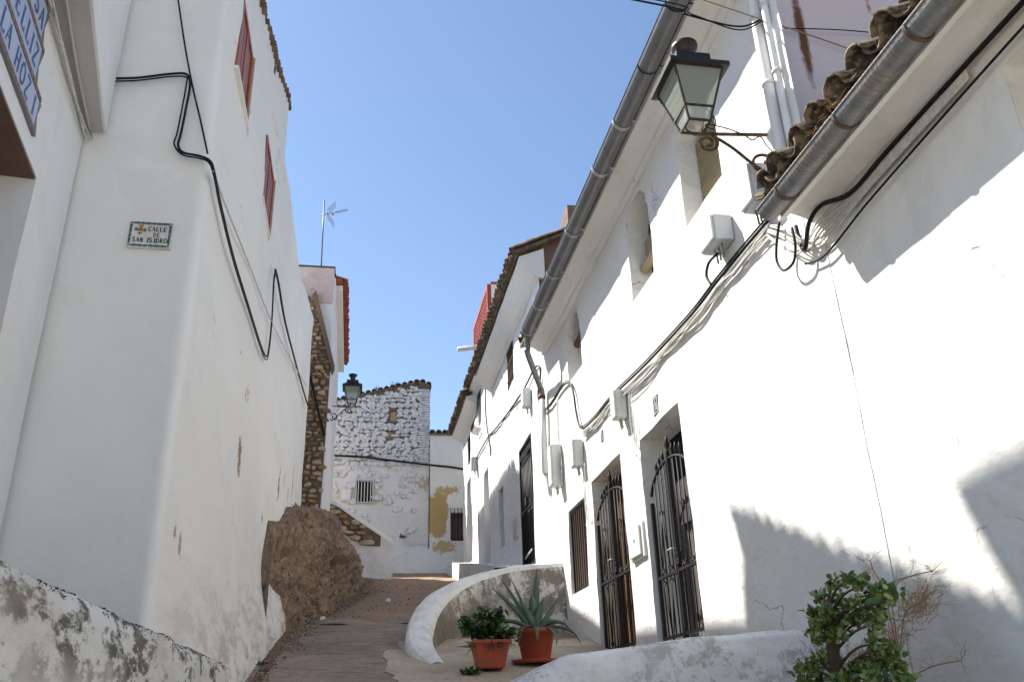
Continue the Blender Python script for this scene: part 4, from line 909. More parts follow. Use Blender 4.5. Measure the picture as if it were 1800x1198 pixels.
# ------------------------------------------------------------------ rock bank on the left
FT = [(10.3, -1.12), (11.2, -.98), (12.6, -.93), (13.7, -.86), (15, -.64), (16.5, -.36), (18.2, -.08), (20, .04), (21.5, .06), (23.2, .0)]
def foot(y):
    for a, b in zip(FT, FT[1:]):
        if y <= b[0]: return lerp(a[1], b[1], (y - a[0]) / (b[0] - a[0]))
    return FT[-1][1]
def ridged(q, o=5):
    v = 0; a = 1; t = 0; f_ = 1
    for i in range(o): v += a * (1 - 2 * abs(noise.noise(q * f_ + Vector((i * 9.1, 0, 0))))); t += a; a *= .55; f_ *= 2.05
    return v / t
def bank(u, v):
    y = lerp(10.3, 22.4, u); xf = foot(y); g = G(y) - .25
    e = max(0, min(1, (y - 10.3) / .9)); e = e * e * (3 - 2 * e); q0 = Vector((0, y * .8, 0))
    e2 = max(0, min(1, (22.2 - y) / 3.0)); e2 = e2 * e2 * (3 - 2 * e2)
    top_ = lerp(g, lerp(2.35, .217 * y + .0, max(0, min(1, (y - 10.6) / 3.5))), e * (.35 + .65 * e2)) + .16 * noise.noise(Vector((3, y * .55, 0)))
    wd = max(.08, min(.70, (xf + 1.16))) * .75 + .05 + .22 * max(0, min(1, (y - 16) / 2))
    wob = .8 + .45 * noise.noise(q0)
    if v < .75:
        t = v / .75; st_ = max(0, t + .07 * math.sin(t * 9 + y * .7) * (1 - t) * t * 4); x = xf - wd * (st_ ** 1.2) * wob; z = lerp(g, top_, t ** .85)
    else:
        t = (v - .75) / .25; x = lerp(xf - wd * wob, -1.6, t); z = top_ + .12 * t
    bl_ = max(0, min(1, (13.2 - y) / 1.6)); x = lerp(x, lerp(-1.32, -1.02, min(1, v / .7)) if v < .75 else x, bl_)
    q = Vector((x * 1.2, y * .6, z * .9)); am = min(1, max(.10, (y - 10.5) / 2.6))
    d = am * (.22 * ridged(q * .9, 5) + .12 * ridged(q * 2.9 + Vector((7, 3, 1)), 4) + .055 * noise.noise(q * 11)) - .07 * am
    ds_, pt_ = noise.voronoi(Vector((q.x * 2.0, q.y * 1.5, q.z * 2.6)) + Vector((.3 * noise.noise(q * 3), 0, .3 * noise.noise(q * 3 + Vector((4, 4, 4))))))
    d += am * (.10 * min(1, (ds_[1] - ds_[0]) * 3.0) + .11 * noise.noise(pt_[0] * 3.7) - .07)
    d = min(d, .22)
    x += d * (1 if v < .8 else .25); z += d * .6 * (v > .05)
    return Vector((x, y, z))
tag(MB().grid(bank, 520, 190).build('rock_bank', M['rock'], smooth=True), 'rough brown rock and earth bank at the foot of the left houses', kind='structure')

# ------------------------------------------------------------------ left: house behind, with rubble wall, red tile eave and antenna
B = thing('house', 'narrow white house with red tile eave behind a brown rubble wall', 'house', (-2.5, 21, G(21)))
wall('wall', M['white_b'], B, [(-4, 18.62), (-.76, 18.62), (-.76, 24.5)], lambda x, y: G(y) - .6, const(9.75), side=1, step=.22, amp=.03, rad=.05)
flat('chimney_block', M['painted_brick'], B, (-1.75, 18.58, 9.05), (-.80, 19.4, 9.98)); flat('block_coping', M['soot'], B, (-1.77, 18.55, 9.982), (-.78, 19.42, 10.01))
flat('back_wall', M['white_b'], B, (-4, 24.3, 2), (-.8, 24.48, 9.6)); flat('roof', M['tile_red'], B, (-4, 18.8, 9.76), (-.62, 24.5, 9.84)); flat('eave_board', M['glaze_yellow'] if 0 else M['white_far'], B, (-.78, 19.0, 9.60), (-.60, 24.4, 9.74))
tile_rows(B, 'tile_red', (-.50, 19.0, 9.84), (-.50, 24.4, 9.84), (-1, 0, .35), pitch=.2, rows=2)
def stones(parent, mats, region, plane, size, n_max=290, jit=.25, gap=.82, depth=.06, seed=3, name='stone', squash=1):
    """irregular stones on a vertical plane; region(u, z)->bool; plane(u, z, n)->point; alike stones share meshes"""
    rn = random.Random(seed); ms = []
    for k in range(10):
        mb = MB(); pts = []; n = 7
        for i in range(n): a = 2 * math.pi * (i + rn.uniform(-.25, .25)) / n; r_ = .5 * rn.uniform(.82, 1.12); pts.append((max(-.5, min(.5, r_ * math.cos(a) * 1.12)), max(-.5, min(.5, r_ * math.sin(a) * 1.12))))
        vs = [(x, -.2, z) for x, z in pts] + [(x * .93, .55, z * .93) for x, z in pts] + [(x * .78 + rn.uniform(-.05, .05), .85 + rn.uniform(-.2, .2), z * .78) for x, z in pts]
        fs = [(i, (i + 1) % n, n + (i + 1) % n, n + i) for i in range(n)] + [(n + i, n + (i + 1) % n, 2 * n + (i + 1) % n, 2 * n + i) for i in range(n)] + [tuple(2 * n + i for i in range(n))]
        ms.append(mb.add(vs, fs).mesh(name, mats[k % len(mats)]))
    u0, u1, z0, z1 = region[1]; out = []; z = z0; row = 0
    while z < z1:
        h = size[1] * rn.uniform(.6, 1.45); u = u0 - rn.uniform(0, size[0])
        while u < u1:
            w_ = size[0] * rn.uniform(.45, 1.6); cu, cz = u + w_ / 2, z + h / 2 + rn.uniform(-.2, .2) * h
            if region[0](cu, cz): out.append((cu, cz, w_ * gap, h * gap * rn.uniform(.85, 1.15)))
            u += w_
        z += h; row += 1
    rn.shuffle(out); rest = None
    for i, (cu, cz, w_, h) in enumerate(out):
        m0 = ms[rn.randrange(10)]; o, ud, nd = plane(cu, cz); X_ = ud * w_; Y_ = nd * depth * rn.uniform(.6, 1.2); Z_ = Vector((0, 0, h))
        m = Matrix((X_, Y_, Z_)).transposed().to_4x4() @ Matrix.Rotation(rn.uniform(-jit, jit), 4, 'Y'); m.translation = o
        if i < n_max: inst(name, m0, parent, m)
        else:
            if rest is None: rest = MB()
            rest.add([m @ v.co for v in m0.vertices], [tuple(p.vertices) for p in m0.polygons])
    if rest: r_ = rest.build('small_' + name + 's', mats[0], parent); r_['kind'] = 'stuff'
rb = MB().add([(x, y, z) for y in (18.40, 18.60) for x, z in ((-1.8, 3.2), (-.82, 3.2), (-.76, 7.3), (-1.2, 9.05), (-1.8, 9.3))], [(0, 1, 2, 3, 4), (9, 8, 7, 6, 5), (0, 5, 6, 1), (1, 6, 7, 2), (2, 7, 8, 3), (3, 8, 9, 4), (4, 9, 5, 0)])
RW = thing('rubble_wall', 'tall strip of bare brown rubble stone wall beside the white left house', 'wall', (-1.2, 18.5, 3.6)); rb.build('wall_core', M['mortar_brown'], RW)
stones(RW, [M['stone_brown'], M['stone_dark'], M['stone_brown'], M['stone_pale']], (lambda u, z: u < -.80 + .012 * (z - 3.2) - max(0, z - 7.25) * .25 and u > -1.5, (-1.5, -.72, 3.7, 9.0)), lambda u, z: (Vector((u, 18.40, z)), Vector((1, 0, 0)), Vector((0, -1, 0))), (.17, .105), seed=5)
cap = MB(); cap.add([(-.72, 18.32, 7.22), (-.66, 18.32, 7.36), (-1.18, 18.32, 9.25), (-1.26, 18.32, 9.12), (-.72, 18.6, 7.22), (-.66, 18.6, 7.36), (-1.18, 18.6, 9.25), (-1.26, 18.6, 9.12)], [(0, 1, 2, 3), (7, 6, 5, 4), (0, 4, 5, 1), (1, 5, 6, 2), (2, 6, 7, 3), (3, 7, 4, 0)]); cap.build('coping', M['brown_render'], RW)
an = thing('tv_antenna', 'television antenna on a thin mast above the painted brick block', 'antenna', (-1.12, 18.9, 9.98))
mast_top = ay(570, 352, 18.9); bp = Vector((-1.13, 18.9, 9.98)); MB().tube([bp, (mast_top.x, 18.9, mast_top.z)], .018, 6).build('mast', M['antenna'], an, True)
bm0 = ay(566, 378, 18.9); bm1 = ay(611, 369, 18.9); MB().tube([bm0, bm1], .011, 5).build('boom', M['antenna'], an, True)
for k in range(7):
    p = bm0.lerp(bm1, .55 + .07 * k); MB().tube([p + Vector((0, -.09, 0)), p + Vector((0, .09, 0))], .004, 4).build('dipole', M['antenna'], an); MB().tube([p + Vector((0, 0, -.05)), p + Vector((0, 0, .05))], .004, 4).build('dipole', M['antenna'], an)
ra = MB()
for s_ in (1, -1):
    for k in range(6):
        a = bm0.lerp(bm1, .22) + Vector((.035 * k, 0, s_ * .05 * (k + 1)))
        ra.tube([a + Vector((0, -.16, 0)), a + Vector((0, .16, 0))], .004, 4)
    for yy in (-.12, 0, .12): ra.tube([bm0.lerp(bm1, .22) + Vector((0, yy, s_ * .05)), bm0.lerp(bm1, .22) + Vector((.175, yy, s_ * .30))], .005, 4)
ra.build('reflector', M['antenna'], an); MB().box(bm0.lerp(bm1, .42) - Vector((0, 0, .03)), (.05, .05, .05)).build('balun', M['glaze_yellow'], an)

# stair parapet with stone showing through
SP = thing('stair_parapet', 'sloping white stair parapet with bare stonework showing', 'wall', (0, 23, G(23)))
def sp_fn(u, v):
    x = lerp(-.8, .93, u); zt = lerp(5.48, 4.34, u) + .03 * fbm(Vector((x, 0, 0)), 3, 3); zb = G(22.9) - .3
    prof = [(22.86, zb), (22.90, zt - .30), (22.88, zt - .10), (22.90, zt - .01), (23.0, zt + .02), (23.2, zt), (23.26, zb)]
    s_ = v * 6; k = min(int(s_), 5); y = lerp(prof[k][0], prof[k + 1][0], s_ - k); z = lerp(prof[k][1], prof[k + 1][1], s_ - k); q = Vector((x, y, z)); return Vector((x, y + .02 * fbm(q, 2.5, 4), z))
mb = MB().grid(sp_fn, 40, 42)
mb.add([sp_fn(1, k / 42) for k in range(43)], [tuple(range(43))]); mb.build('parapet', M['white_stair'], SP, True)
bk = MB().add([(-.77, 22.845, 5.30), (-.5, 22.845, 5.18), (.1, 22.845, 4.76), (.60, 22.845, 4.44), (.60, 22.845, 4.18), (.2, 22.845, 4.20), (-.35, 22.845, 4.50), (-.77, 22.845, 4.75), (-.77, 22.92, 5.30), (-.5, 22.92, 5.18), (.1, 22.92, 4.76), (.60, 22.92, 4.44), (.60, 22.92, 4.18), (.2, 22.92, 4.20), (-.35, 22.92, 4.50), (-.77, 22.92, 4.75)], [tuple(range(8)), tuple(range(15, 7, -1))] + [(k, (k + 1) % 8, (k + 1) % 8 + 8, k + 8) for k in range(8)]).build('bare_core', M['mortar_brown'], SP)
def inst_region(u, z): return z < lerp(5.27, 4.38, (u + .77) / 1.37) and z > lerp(4.72, 4.10, min(1, (u + .77) / 1.0)) + (0.06 if u > .3 else 0)
stones(SP, [M['stone_pale'], M['stone_brown'], M['stone_dark'], M['stone_pale']], (inst_region, (-.75, .42, 4.2, 5.3)), lambda u, z: (Vector((u, 22.845, z)), Vector((1, 0, -.12)), Vector((0, -1, 0))), (.30, .105), seed=8, jit=.06, gap=.92, depth=.07)

# ------------------------------------------------------------------ far end of the street
FH = thing('house', 'old whitewashed rubble stone house closing the street', 'house', (.5, 27, G(26.5)))
YF = 26.5
def topF(x, y): return lerp(9.35, 10.12, max(0, min(1, (x + 1) / 2.75))) - (.10 * max(0, (x - 1.9) / .25) if x > 1.9 else 0)
nic = [ay(686, 740, YF), ay(697, 722, YF), ay(679, 771, YF), ay(689, 757, YF)]
Wx = (ay(626, 882, YF), ay(655, 845, YF))
x0 = -4.0
OF = [(nic[0].x - x0, nic[1].x - x0 + .02, nic[0].z, nic[1].z, 0, .09), (nic[2].x - x0, nic[3].x - x0 + .02, nic[2].z, nic[3].z, 0, .09), (Wx[0].x - x0, Wx[1].x - x0, Wx[0].z, Wx[1].z, 0, .12)]
wall('wall', M['mortar_far'], FH, [(x0, YF), (2.14, YF)], lambda x, y: G(y) - .8, topF, OF, side=1, step=.2, amp=.04, breaks=[3.0, 5.75, 5.9])
flat('side_wall', M['mortar_far'], FH, (1.95, YF + .02, 3), (2.12, 33, 9.95)); flat('back_wall', M['mortar_far'], FH, (-4, 32.8, 3), (1.95, 33, 9.6))
MB().add([(-4, YF - .03, 9.32), (-1, YF - .03, 9.36), (1.75, YF - .03, 10.12), (2.2, YF - .03, 10.02), (2.2, 33, 10.02), (1.75, 33, 10.12), (-1, 33, 9.36), (-4, 33, 9.32), (-4, YF - .03, 9.38), (-1, YF - .03, 9.42), (1.75, YF - .03, 10.19), (2.2, YF - .03, 10.07), (2.2, 33, 10.07), (1.75, 33, 10.19), (-1, 33, 9.42), (-4, 33, 9.38)], [(0, 1, 9, 8), (1, 2, 10, 9), (2, 3, 11, 10), (3, 4, 12, 11), (8, 9, 14, 15), (9, 10, 13, 14), (10, 11, 12, 13), (0, 7, 6, 1), (1, 6, 5, 2), (2, 5, 4, 3)]).build('roof', M['tile_mossy'], FH)
for k in range(17):
    x = lerp(-1, 2.1, k / 16); m = Matrix.Translation((x, YF - .08, topF(x, 0) + .06)) @ Matrix.Rotation(random.uniform(-.1, .1), 4, 'Z'); inst('roof_tile', random.choice(TM['tile_mossy']), FH, m)
def inop(u, z): return any(o[0] + x0 - .04 < u < o[1] + x0 + .04 and o[2] - .03 < z < o[3] + .03 for o in OF)
stones(FH, [M['stone_white']], (lambda u, z: z < topF(u, 0) - .05 and u < 1.80 and not inop(u, z) and (z > 7.35 or random.random() < .25 * max(0, z - 5.2)), (-.98, 1.82, 5.2, 10.1)), lambda u, z: (Vector((u, YF - .02, z)), Vector((1, 0, 0)), Vector((0, -1, 0))), (.21, .135), n_max=298, seed=11, gap=1.12, depth=.028)
brk = MB().box((0, 0, 0), (.20, .05, .062)).mesh('brick', M['stone_white'])
for r_ in range(34):
    z = 7.35 + r_ * .079
    if z > 9.95: break
    for k in range(2):
        xx = 1.86 + k * .205 + (.05 if r_ % 2 else 0) - .02 * (r_ % 3)
        inst('brick', brk, FH, Matrix.Translation((min(xx, 2.06), YF - .03 + random.uniform(-.012, .008), z)) @ Matrix.Rotation(random.uniform(-.05, .05), 4, 'Y'))
for o in OF[:2]: flat('niche_back', M['ochre'], FH, (o[0] + x0 - .05, YF + .085, o[2] - .05), (o[1] + x0 + .05, YF + .12, o[3] + .05))
wn = MB().b2((Wx[0].x - .05, YF + .11, Wx[0].z - .05), (Wx[1].x + .05, YF + .14, Wx[1].z + .05)).build('window', M['dark'], FH)
for k in range(5): x = lerp(Wx[0].x + .05, Wx[1].x - .05, k / 4); MB().b2((x - .012, YF - .06, Wx[0].z), (x + .012, YF - .04, Wx[1].z)).build('bar', M['box_white'], wn)
MB().b2((Wx[0].x - .03, YF - .07, Wx[0].z - .03), (Wx[1].x + .03, YF - .03, Wx[0].z)).b2((Wx[0].x - .03, YF - .07, Wx[1].z), (Wx[1].x + .03, YF - .03, Wx[1].z + .03)).b2((Wx[0].x - .03, YF - .07, Wx[0].z), (Wx[0].x, YF - .03, Wx[1].z)).b2((Wx[1].x, YF - .07, Wx[0].z), (Wx[1].x + .03, YF - .03, Wx[1].z)).build('grille_frame', M['box_grey'], wn)
p0 = ay(598, 880, YF); p1 = ay(618, 860, YF)
mbx = thing('meter_box', 'small square meter hatch beside the barred far window', 'box', (p0.x + .2, YF, p0.z)); MB().b2((p0.x, YF - .07, p0.z), (p1.x, YF + .02, p1.z)).build('case', M['box_white'], mbx, bevel=.01); MB().b2((p0.x + .04, YF - .085, p0.z + .04), (p1.x - .04, YF - .071, p1.z - .04)).build('lid', M['pvc'], mbx)
FW = thing('house', 'low white far house with ochre bare patch and bellied window grille', 'house', (3, 27.5, G(26.4)))
topW = ay(790, 765, 26.4).z
wv0, wv1 = ay(793, 950, 26.4), ay(816, 900, 26.4)
wall('wall', M['white_far'], FW, [(2.16, 26.4), (5.0, 26.4)], lambda x, y: G(y) - .8, const(topW), [(wv0.x - 2.16, wv1.x - 2.16 + .12, wv0.z, wv1.z, 0, .15)], side=1, step=.2, amp=.03)
flat('side_wall', M['white_far'], FW, (2.17, 26.42, 3), (2.3, 31, topW)); flat('roof', M['tile_clay'], FW, (2.15, 26.3, topW), (5, 31, topW + .06))
for k in range(14): inst('roof_tile', random.choice(TM['tile_clay']), FW, Matrix.Translation((2.22 + k * .2, 26.22, topW + .06)))
wn = MB().b2((wv0.x - .05, 26.54, wv0.z - .05), (wv1.x + .2, 26.58, wv1.z + .05)).build('window', M['wood_dark'], FW)
for k in range(6):
    x = lerp(wv0.x - .03, wv1.x + .12, k / 5); MB().tube(smooth_path([(x, 26.38, wv1.z + .12), (x, 26.22, wv1.z + .05), (x, 26.18, wv1.z - .2), (x, 26.18, wv0.z)], 5), .013, 5).build('bar', M['iron'], wn, True)
for z in (wv0.z + .02, wv1.z - .2): MB().tube([(wv0.x - .05, 26.18, z), (wv1.x + .14, 26.18, z)], .013, 5).build('rail', M['iron'], wn, True)
# whitewashed outcrop at its foot
def outc(u, v):
    x = lerp(.85, 3.0, u); t = v; h = min(1, u * 5) ** .6 * (1.25 * (1 - u) ** .7 + .25) * (.85 + .35 * noise.noise(Vector((x * 1.5, 0, 4)))); y = lerp(24.9, 26.45, t); z = G(24.9) - .35 + (h + .5) * (math.sin(min(1, t * 1.15) * 1.45))
    q = Vector((x, y, z)); d = .12 * fbm(q, 1.5, 5); return Vector((x, y - d, z + d))
tag(MB().grid(outc, 70, 50).build('rock_outcrop', M['mortar_far'], smooth=True), 'lumpy whitewashed rock at the foot of the far house', kind='structure')

# ------------------------------------------------------------------ lamps
def lantern(parent_label, base, s, arm_dir, wall_pt, yaw=0.0, group=None):
    t = thing('street_lamp', parent_label, 'street lamp', base)
    b = Vector(base); Rz = Matrix.Rotation(yaw, 3, 'Z')
    def P(x, y, z): return b + Rz @ (Vector((x, y, z)) * s)
    w0, w1, h0, hm, h1 = .088, .205, 0, .115, .46
    def hw(z): return lerp(w0, w1, (z - h0) / (h1 - h0))
    fr = MB()
    for sx in (-1, 1):
        for sy in (-1, 1): fr.tube([P(sx * w0, sy * w0, h0), P(sx * w1, sy * w1, h1)], .011 * s, 4)
    for z in (h0, hm, h1 - .005):
        q = hw(z); c = [P(-q, -q, z), P(q, -q, z), P(q, q, z), P(-q, q, z)]
        for k in range(4): fr.tube([c[k], c[(k + 1) % 4]], .011 * s, 4)
    fr.build('frame', M['lamp_rim'], t)
    def ringz(q, z): return [P(-q, -q, z), P(q, -q, z), P(q, q, z), P(-q, q, z)]
    for k in range(4):
        for za, zb, m in ((hm, h1, 'lamp_glass'), (h0, hm, 'lamp_glass_plain')):
            a = ringz(hw(za) - .002, za); c = ringz(hw(zb) - .002, zb); MB().add([a[k], a[(k + 1) % 4], c[(k + 1) % 4], c[k]], [(0, 1, 2, 3)]).build('pane', M[m], t)
    def stack(prof, name, mat):
        mb = MB()
        rs_ = [ringz(q, z) for q, z in prof]; vs = [v for r_ in rs_ for v in r_]; fs = [(4 * i + k, 4 * i + (k + 1) % 4, 4 * i + 4 + (k + 1) % 4, 4 * i + 4 + k) for i in range(len(prof) - 1) for k in range(4)]
        return mb.add(vs, fs + [(3, 2, 1, 0), tuple(4 * (len(prof) - 1) + k for k in range(4))]).build(name, mat, t)
    stack([(.218, h1 - .03), (.245, h1 - .028), (.245, h1 + .012), (.222, h1 + .03), (.160, h1 + .075), (.142, h1 + .11), (.142, h1 + .165), (.10, h1 + .18)], 'hood', M['lamp_black'])
    mb = MB().lathe([(.070, 0), (.058, .05), (.066, .085), (.105, .125), (.108, .15), (.085, .152)], 18); mb.v = [tuple(P(v[0], v[1], v[2] * 1.15 + h1 + .175)) for v in mb.v]; mb.build('chimney_cup', M['lamp_black'], t, True)
    mb = MB().lathe([(.02, -.06), (.02, 0), (.06, .005), (.05, .20), (.02, .22)], 10); mb.v = [tuple(P(*v)) for v in mb.v]; mb.build('bulb', M['pvc'], t, True)
    # bracket: square arm plus S-scroll
    wp = Vector(wall_pt); d = (wp - P(0, 0, -.07)); a0 = P(0, 0, -.07); L_ = d.length; e1 = d.normalized(); e2 = Vector((0, 0, 1))
    MB().tube([a0 - e1 * .03 * s, wp], .014 * s, 4).build('arm', M['rust_iron'], t)
    MB().tube(smooth_path([P(0, 0, -.07), P(-w0 * .8, 0, -.05), P(-w0, 0, .0)], 4), .007 * s, 5).build('stay', M['lamp_rim'], t, True); MB().tube(smooth_path([P(0, 0, -.07), P(w0 * .8, 0, -.05), P(w0, 0, .0)], 4), .007 * s, 5).build('stay', M['lamp_rim'], t, True)
    c1 = a0 + e1 * L_ * .14 - e2 * .085 * s; c2 = a0 + e1 * L_ * .86 - e2 * .28 * s
    sc = spiral(c1, .025 * s, .085 * s, R(-120), R(420), e1, e2, 26)
    sc2 = list(reversed(spiral(c2, .03 * s, .115 * s, R(60), R(-270 - 150 + 60 - 60), e1, e2, 30)))
    mid = smooth_path([sc[-1], sc[-1].lerp(sc2[0], .35) + e2 * .012 * s, sc[-1].lerp(sc2[0], .7) - e2 * .015 * s, sc2[0]], 6)
    MB().tube(sc + mid[1:-1] + sc2, .013 * s, 6).build('scroll', M['rust_iron'], t, True)
    return t
lantern('large black lantern on a rusty scroll bracket beside the pink gable', (2.44, 5.06, 4.12), .98, None, (2.99, 5.0, 4.05), 0)
lantern('black lantern on a curled bracket on the narrow white house before the stone house', (-.27, 20.2, 7.10), .98, None, (-.74, 20.2, 7.06), 0)
wl = thing('lamp_wire', 'thin dark wire looping under the large lantern', 'cable', (2.5, 5.0, 4.0))
MB().tube(smooth_path([(2.50, 4.98, 4.25), (2.56, 4.96, 4.12), (2.53, 4.96, 4.03), (2.47, 4.96, 4.06), (2.55, 4.99, 4.09), (2.68, 5.0, 4.075), (2.8, 5.0, 4.03), (2.86, 5.0, 3.99), (2.93, 5.0, 4.03), (2.97, 5.0, 3.95), (2.985, 4.95, 3.85)], 5), .005, 5).build('wire', M['cable_black'], wl, True)

# ------------------------------------------------------------------ wall boxes
def jbox(label, c, d, mat, lid=True, name='junction_box', cat='box', stubs=3, rot=0):
    t = thing(name, label, cat, c); x, y, z = c; dx, dy, dz = d; Rm = Matrix.Rotation(rot, 3, 'X')
    MB().box((x, y, z), d, Rm).build('case', M[mat], t, bevel=.012)
    if lid: MB().box((x - dx * .5 - .010, y, z), (.022, dy * .94, dz * .94), Rm).build('lid', M[mat], t, bevel=.006)
    for k in range(stubs): MB().tube([(x, y + (k - 1) * dy * .25, z - dz * .45), (x + .01, y + (k - 1) * dy * .22, z - dz * .5 - .05), (x + .02, y + (k - .6) * dy * .2, z - dz * .5 - .11)], .009, 5).build('gland', M['cable_white'] if mat == 'box_white' else M['box_dark'], t, True)
    return t
jbox('grey plastic junction box above the cable bundle near the lantern', (2.91, 5.93, 3.70), (.17, .30, .24), 'box_grey')
jbox('grey junction box behind the scroll of the large lantern', (2.92, 5.19, 3.68), (.15, .22, .34), 'box_grey')
jbox('white plastic fuse box hanging below the cables beside number 12 plate', (2.93, 9.06, 3.27), (.13, .17, .34), 'box_white')
jbox('white rounded fuse box over the small barred window', (2.93, 11.1, 3.28), (.13, .18, .38), 'box_white')
jbox('tall pale meter case on the wall left of the barred window', (2.92, 12.38, 3.46), (.16, .22, .64), 'box_white')
jbox('white fuse box under the tiled eave beside the drainpipe', (2.93, 14.45, 5.30), (.13, .20, .36), 'box_white')
jbox('grey fuse box on the shaded far house wall', (2.92, 21.55, 6.05), (.14, .2, .34), 'box_grey')
mt = thing('meter_box', 'flush white meter hatch between the two gates', 'box', (2.98, 9.0, 1.52)); MB().b2((2.965, 8.74, 1.50), (3.02, 9.24, 1.87)).build('frame', M['box_white'], mt, bevel=.006); MB().b2((2.94, 8.80, 1.53), (2.964, 9.18, 1.84)).build('door', M['pvc'], mt, bevel=.008); MB().box((2.935, 8.98, 1.70), (.012, .03, .03)).build('latch', M['box_grey'], mt)
mt = thing('meter_box', 'small flush hatch beside the tall black gate', 'box', (2.98, 16.25, 3.2)); MB().b2((2.965, 16.05, 3.12), (3.02, 16.45, 3.5)).build('frame', M['box_white'], mt); MB().b2((2.95, 16.1, 3.16), (2.966, 16.4, 3.46)).build('door', M['box_grey'], mt)

# ------------------------------------------------------------------ cables
def cable(label, pts, r=.014, mat='cable_black', n=6, name='cable'):
    return tag(MB().tube(smooth_path(pts, n), r, 6).build(name, M[mat], smooth=True), label, 'cable')
def wx(lst, x=2.965): return [ax(px, py, x) for px, py in lst]
main = [(1350, 388), (1305, 440), (1260, 495), (1222, 545), (1180, 592), (1130, 645), (1080, 693), (1045, 735), (1022, 752), (1013, 725), (1008, 690), (1000, 673), (988, 680), (972, 706), (957, 722), (949, 715)]
cable('thick black cable running along the sunlit wall past the number plate', wx(main), .015)
cable('second black cable beside the thick one along the sunlit wall', [p + Vector((-.004, .0, .030)) for p in wx(main)], .009)
cable('black cable rising from the drainpipe along the tall white house', wx([(949, 715), (946, 690), (950, 660), (947, 643), (938, 650), (920, 685), (895, 722), (872, 752), (858, 768), (840, 800), (832, 822)]), .016)
cable('black cable hanging down the joint between the far houses', wx([(856, 638), (853, 690), (855, 740), (862, 790), (862, 800)]), .016)
cable('black cable under the eave of the low house with rusty gutter', [(2.955, 1.8, 2.985), (2.955, 2.6, 2.975), (2.955, 3.2, 2.965), (2.95, 3.7, 2.95), (2.945, 4.1, 2.93), (2.93, 4.4, 3.03), (2.91, 4.55, 2.98), (2.92, 4.66, 2.86), (2.94, 4.74, 2.92), (2.95, 4.78, 3.1)], .016)
cable('thin black cable sagging below the low eave', [(2.96, 1.8, 2.90), (2.96, 2.6, 2.87), (2.96, 3.3, 2.83), (2.96, 4.0, 2.78), (2.96, 4.5, 2.72), (2.95, 4.75, 2.78)], .008)
lp = wx([(1370, 390), (1365, 430), (1366, 460), (1378, 475), (1395, 460), (1398, 430), (1392, 400)], 2.90)
cable('black cable loop hanging from the gutter end', lp, .010)
cable('black cable loop under the grey junction box', wx([(1262, 445), (1246, 462), (1242, 485), (1250, 500)], 2.90), .012)
cbm = thing('cable_bundle', 'bundle of thin white cables sagging beneath the thick black wall cable', 'cable', (2.96, 8, 3.3))
rn = random.Random(4)
for k in range(8):
    pts = []
    for i, p in enumerate(wx(main[:9])): pts.append(p + Vector((rn.uniform(-.02, .01), rn.uniform(-.05, .05), -.04 - .013 * k * abs(math.sin(i * 1.3 + k)) - rn.uniform(0, .02))))
    MB().tube(smooth_path(pts, 5), .0065, 5).build('strand', M['cable_white'], cbm, True)
cbn = thing('cable_bundle', 'bundle of thin white cables spreading under the end of the low eave', 'cable', (2.95, 4.5, 2.9))
for k in range(7):
    MB().tube(smooth_path([(2.97, 5.25, 3.40 - .015 * k), (2.95, 5.0, 3.24 - .03 * k + rn.uniform(-.04, .03)), (2.93, 4.8, 3.06 - .03 * k), (2.95, 4.68, 2.88 + rn.uniform(-.05, .05)), (2.96, 4.5, 2.80 + .03 * k), (2.965, 4.0, 2.86 + .012 * k), (2.965, 3.0, 2.90 + .01 * k)], 5), .007, 5).build('strand', M['cable_white'], cbn, True)
for k, (y, z0, z1, nm) in enumerate(((8.70, 3.3, 2.55, 'beside the number plate'), (10.9, 3.1, 2.2, 'above the barred window'), (12.2, 4.5, 3.2, 'below the cable arch'))):
    t = thing('cable_bundle', 'loose white cable ends hanging ' + nm, 'cable', (2.97, y, z1))
    for j in range(3): MB().tube(smooth_path([(2.97, y + .05 * j, z0), (2.96, y + .05 * j + rn.uniform(-.05, .05), lerp(z0, z1, .4)), (2.965, y + .03 * j + rn.uniform(-.06, .06), lerp(z0, z1, .8)), (2.96, y - .03 * j, z1 + .1 * j), (2.97, y + .12 - .05 * j, z1 + .14 * j + .1)], 5), .0055, 5).build('strand', M['cable_white'], t, True)
# left house
lf = [ay(184, 138, 5.26), ay(240, 137, 5.26), ay(300, 130, 5.26), ay(328, 131, 5.25), ay(334, 150, 5.25), ay(327, 190, 5.25), ay(318, 235, 5.25), ay(313, 255, 5.25), ay(322, 268, 5.24), ay(350, 274, 5.24), ay(368, 282, 5.235)]
st = [ax(px, py, -1.085) for px, py in ((376, 300), (388, 360), (410, 450), (436, 535), (458, 605), (468, 626), (473, 610), (478, 560), (481, 500), (484, 474))]
cable('thick black cable crossing the sign face and dropping down the street side', lf + st, .0095)
cable('second black cable following the thick one round the corner of the sign house', [p + Vector((.0, -.004, -.028)) for p in lf[:4]] + [p + Vector((-.025, -.004, 0)) for p in lf[4:8]] + [p + Vector((0, -.004, -.022)) for p in lf[8:]] + [p + Vector((0, .03, -.03)) for p in st], .0065)
cable('black cable falling from the roof down the sign face of the left house', [ay(300, -80, 5.26), ay(313, 0, 5.26), ay(325, 80, 5.26), ay(338, 150, 5.255), ay(352, 210, 5.255), ay(365, 270, 5.24)], .007)
cable('thin pale cable slanting down the street side of the left house', [ax(px, py, -1.09) for px, py in ((374, 300), (400, 370), (440, 470), (475, 560), (510, 630), (540, 680))], .008, 'cable_white')
cable('black cable descending the far half of the left house', [ax(px, py, -1.09) for px, py in ((484, 474), (490, 500), (500, 560), (515, 620), (530, 675), (541, 712))], .016)
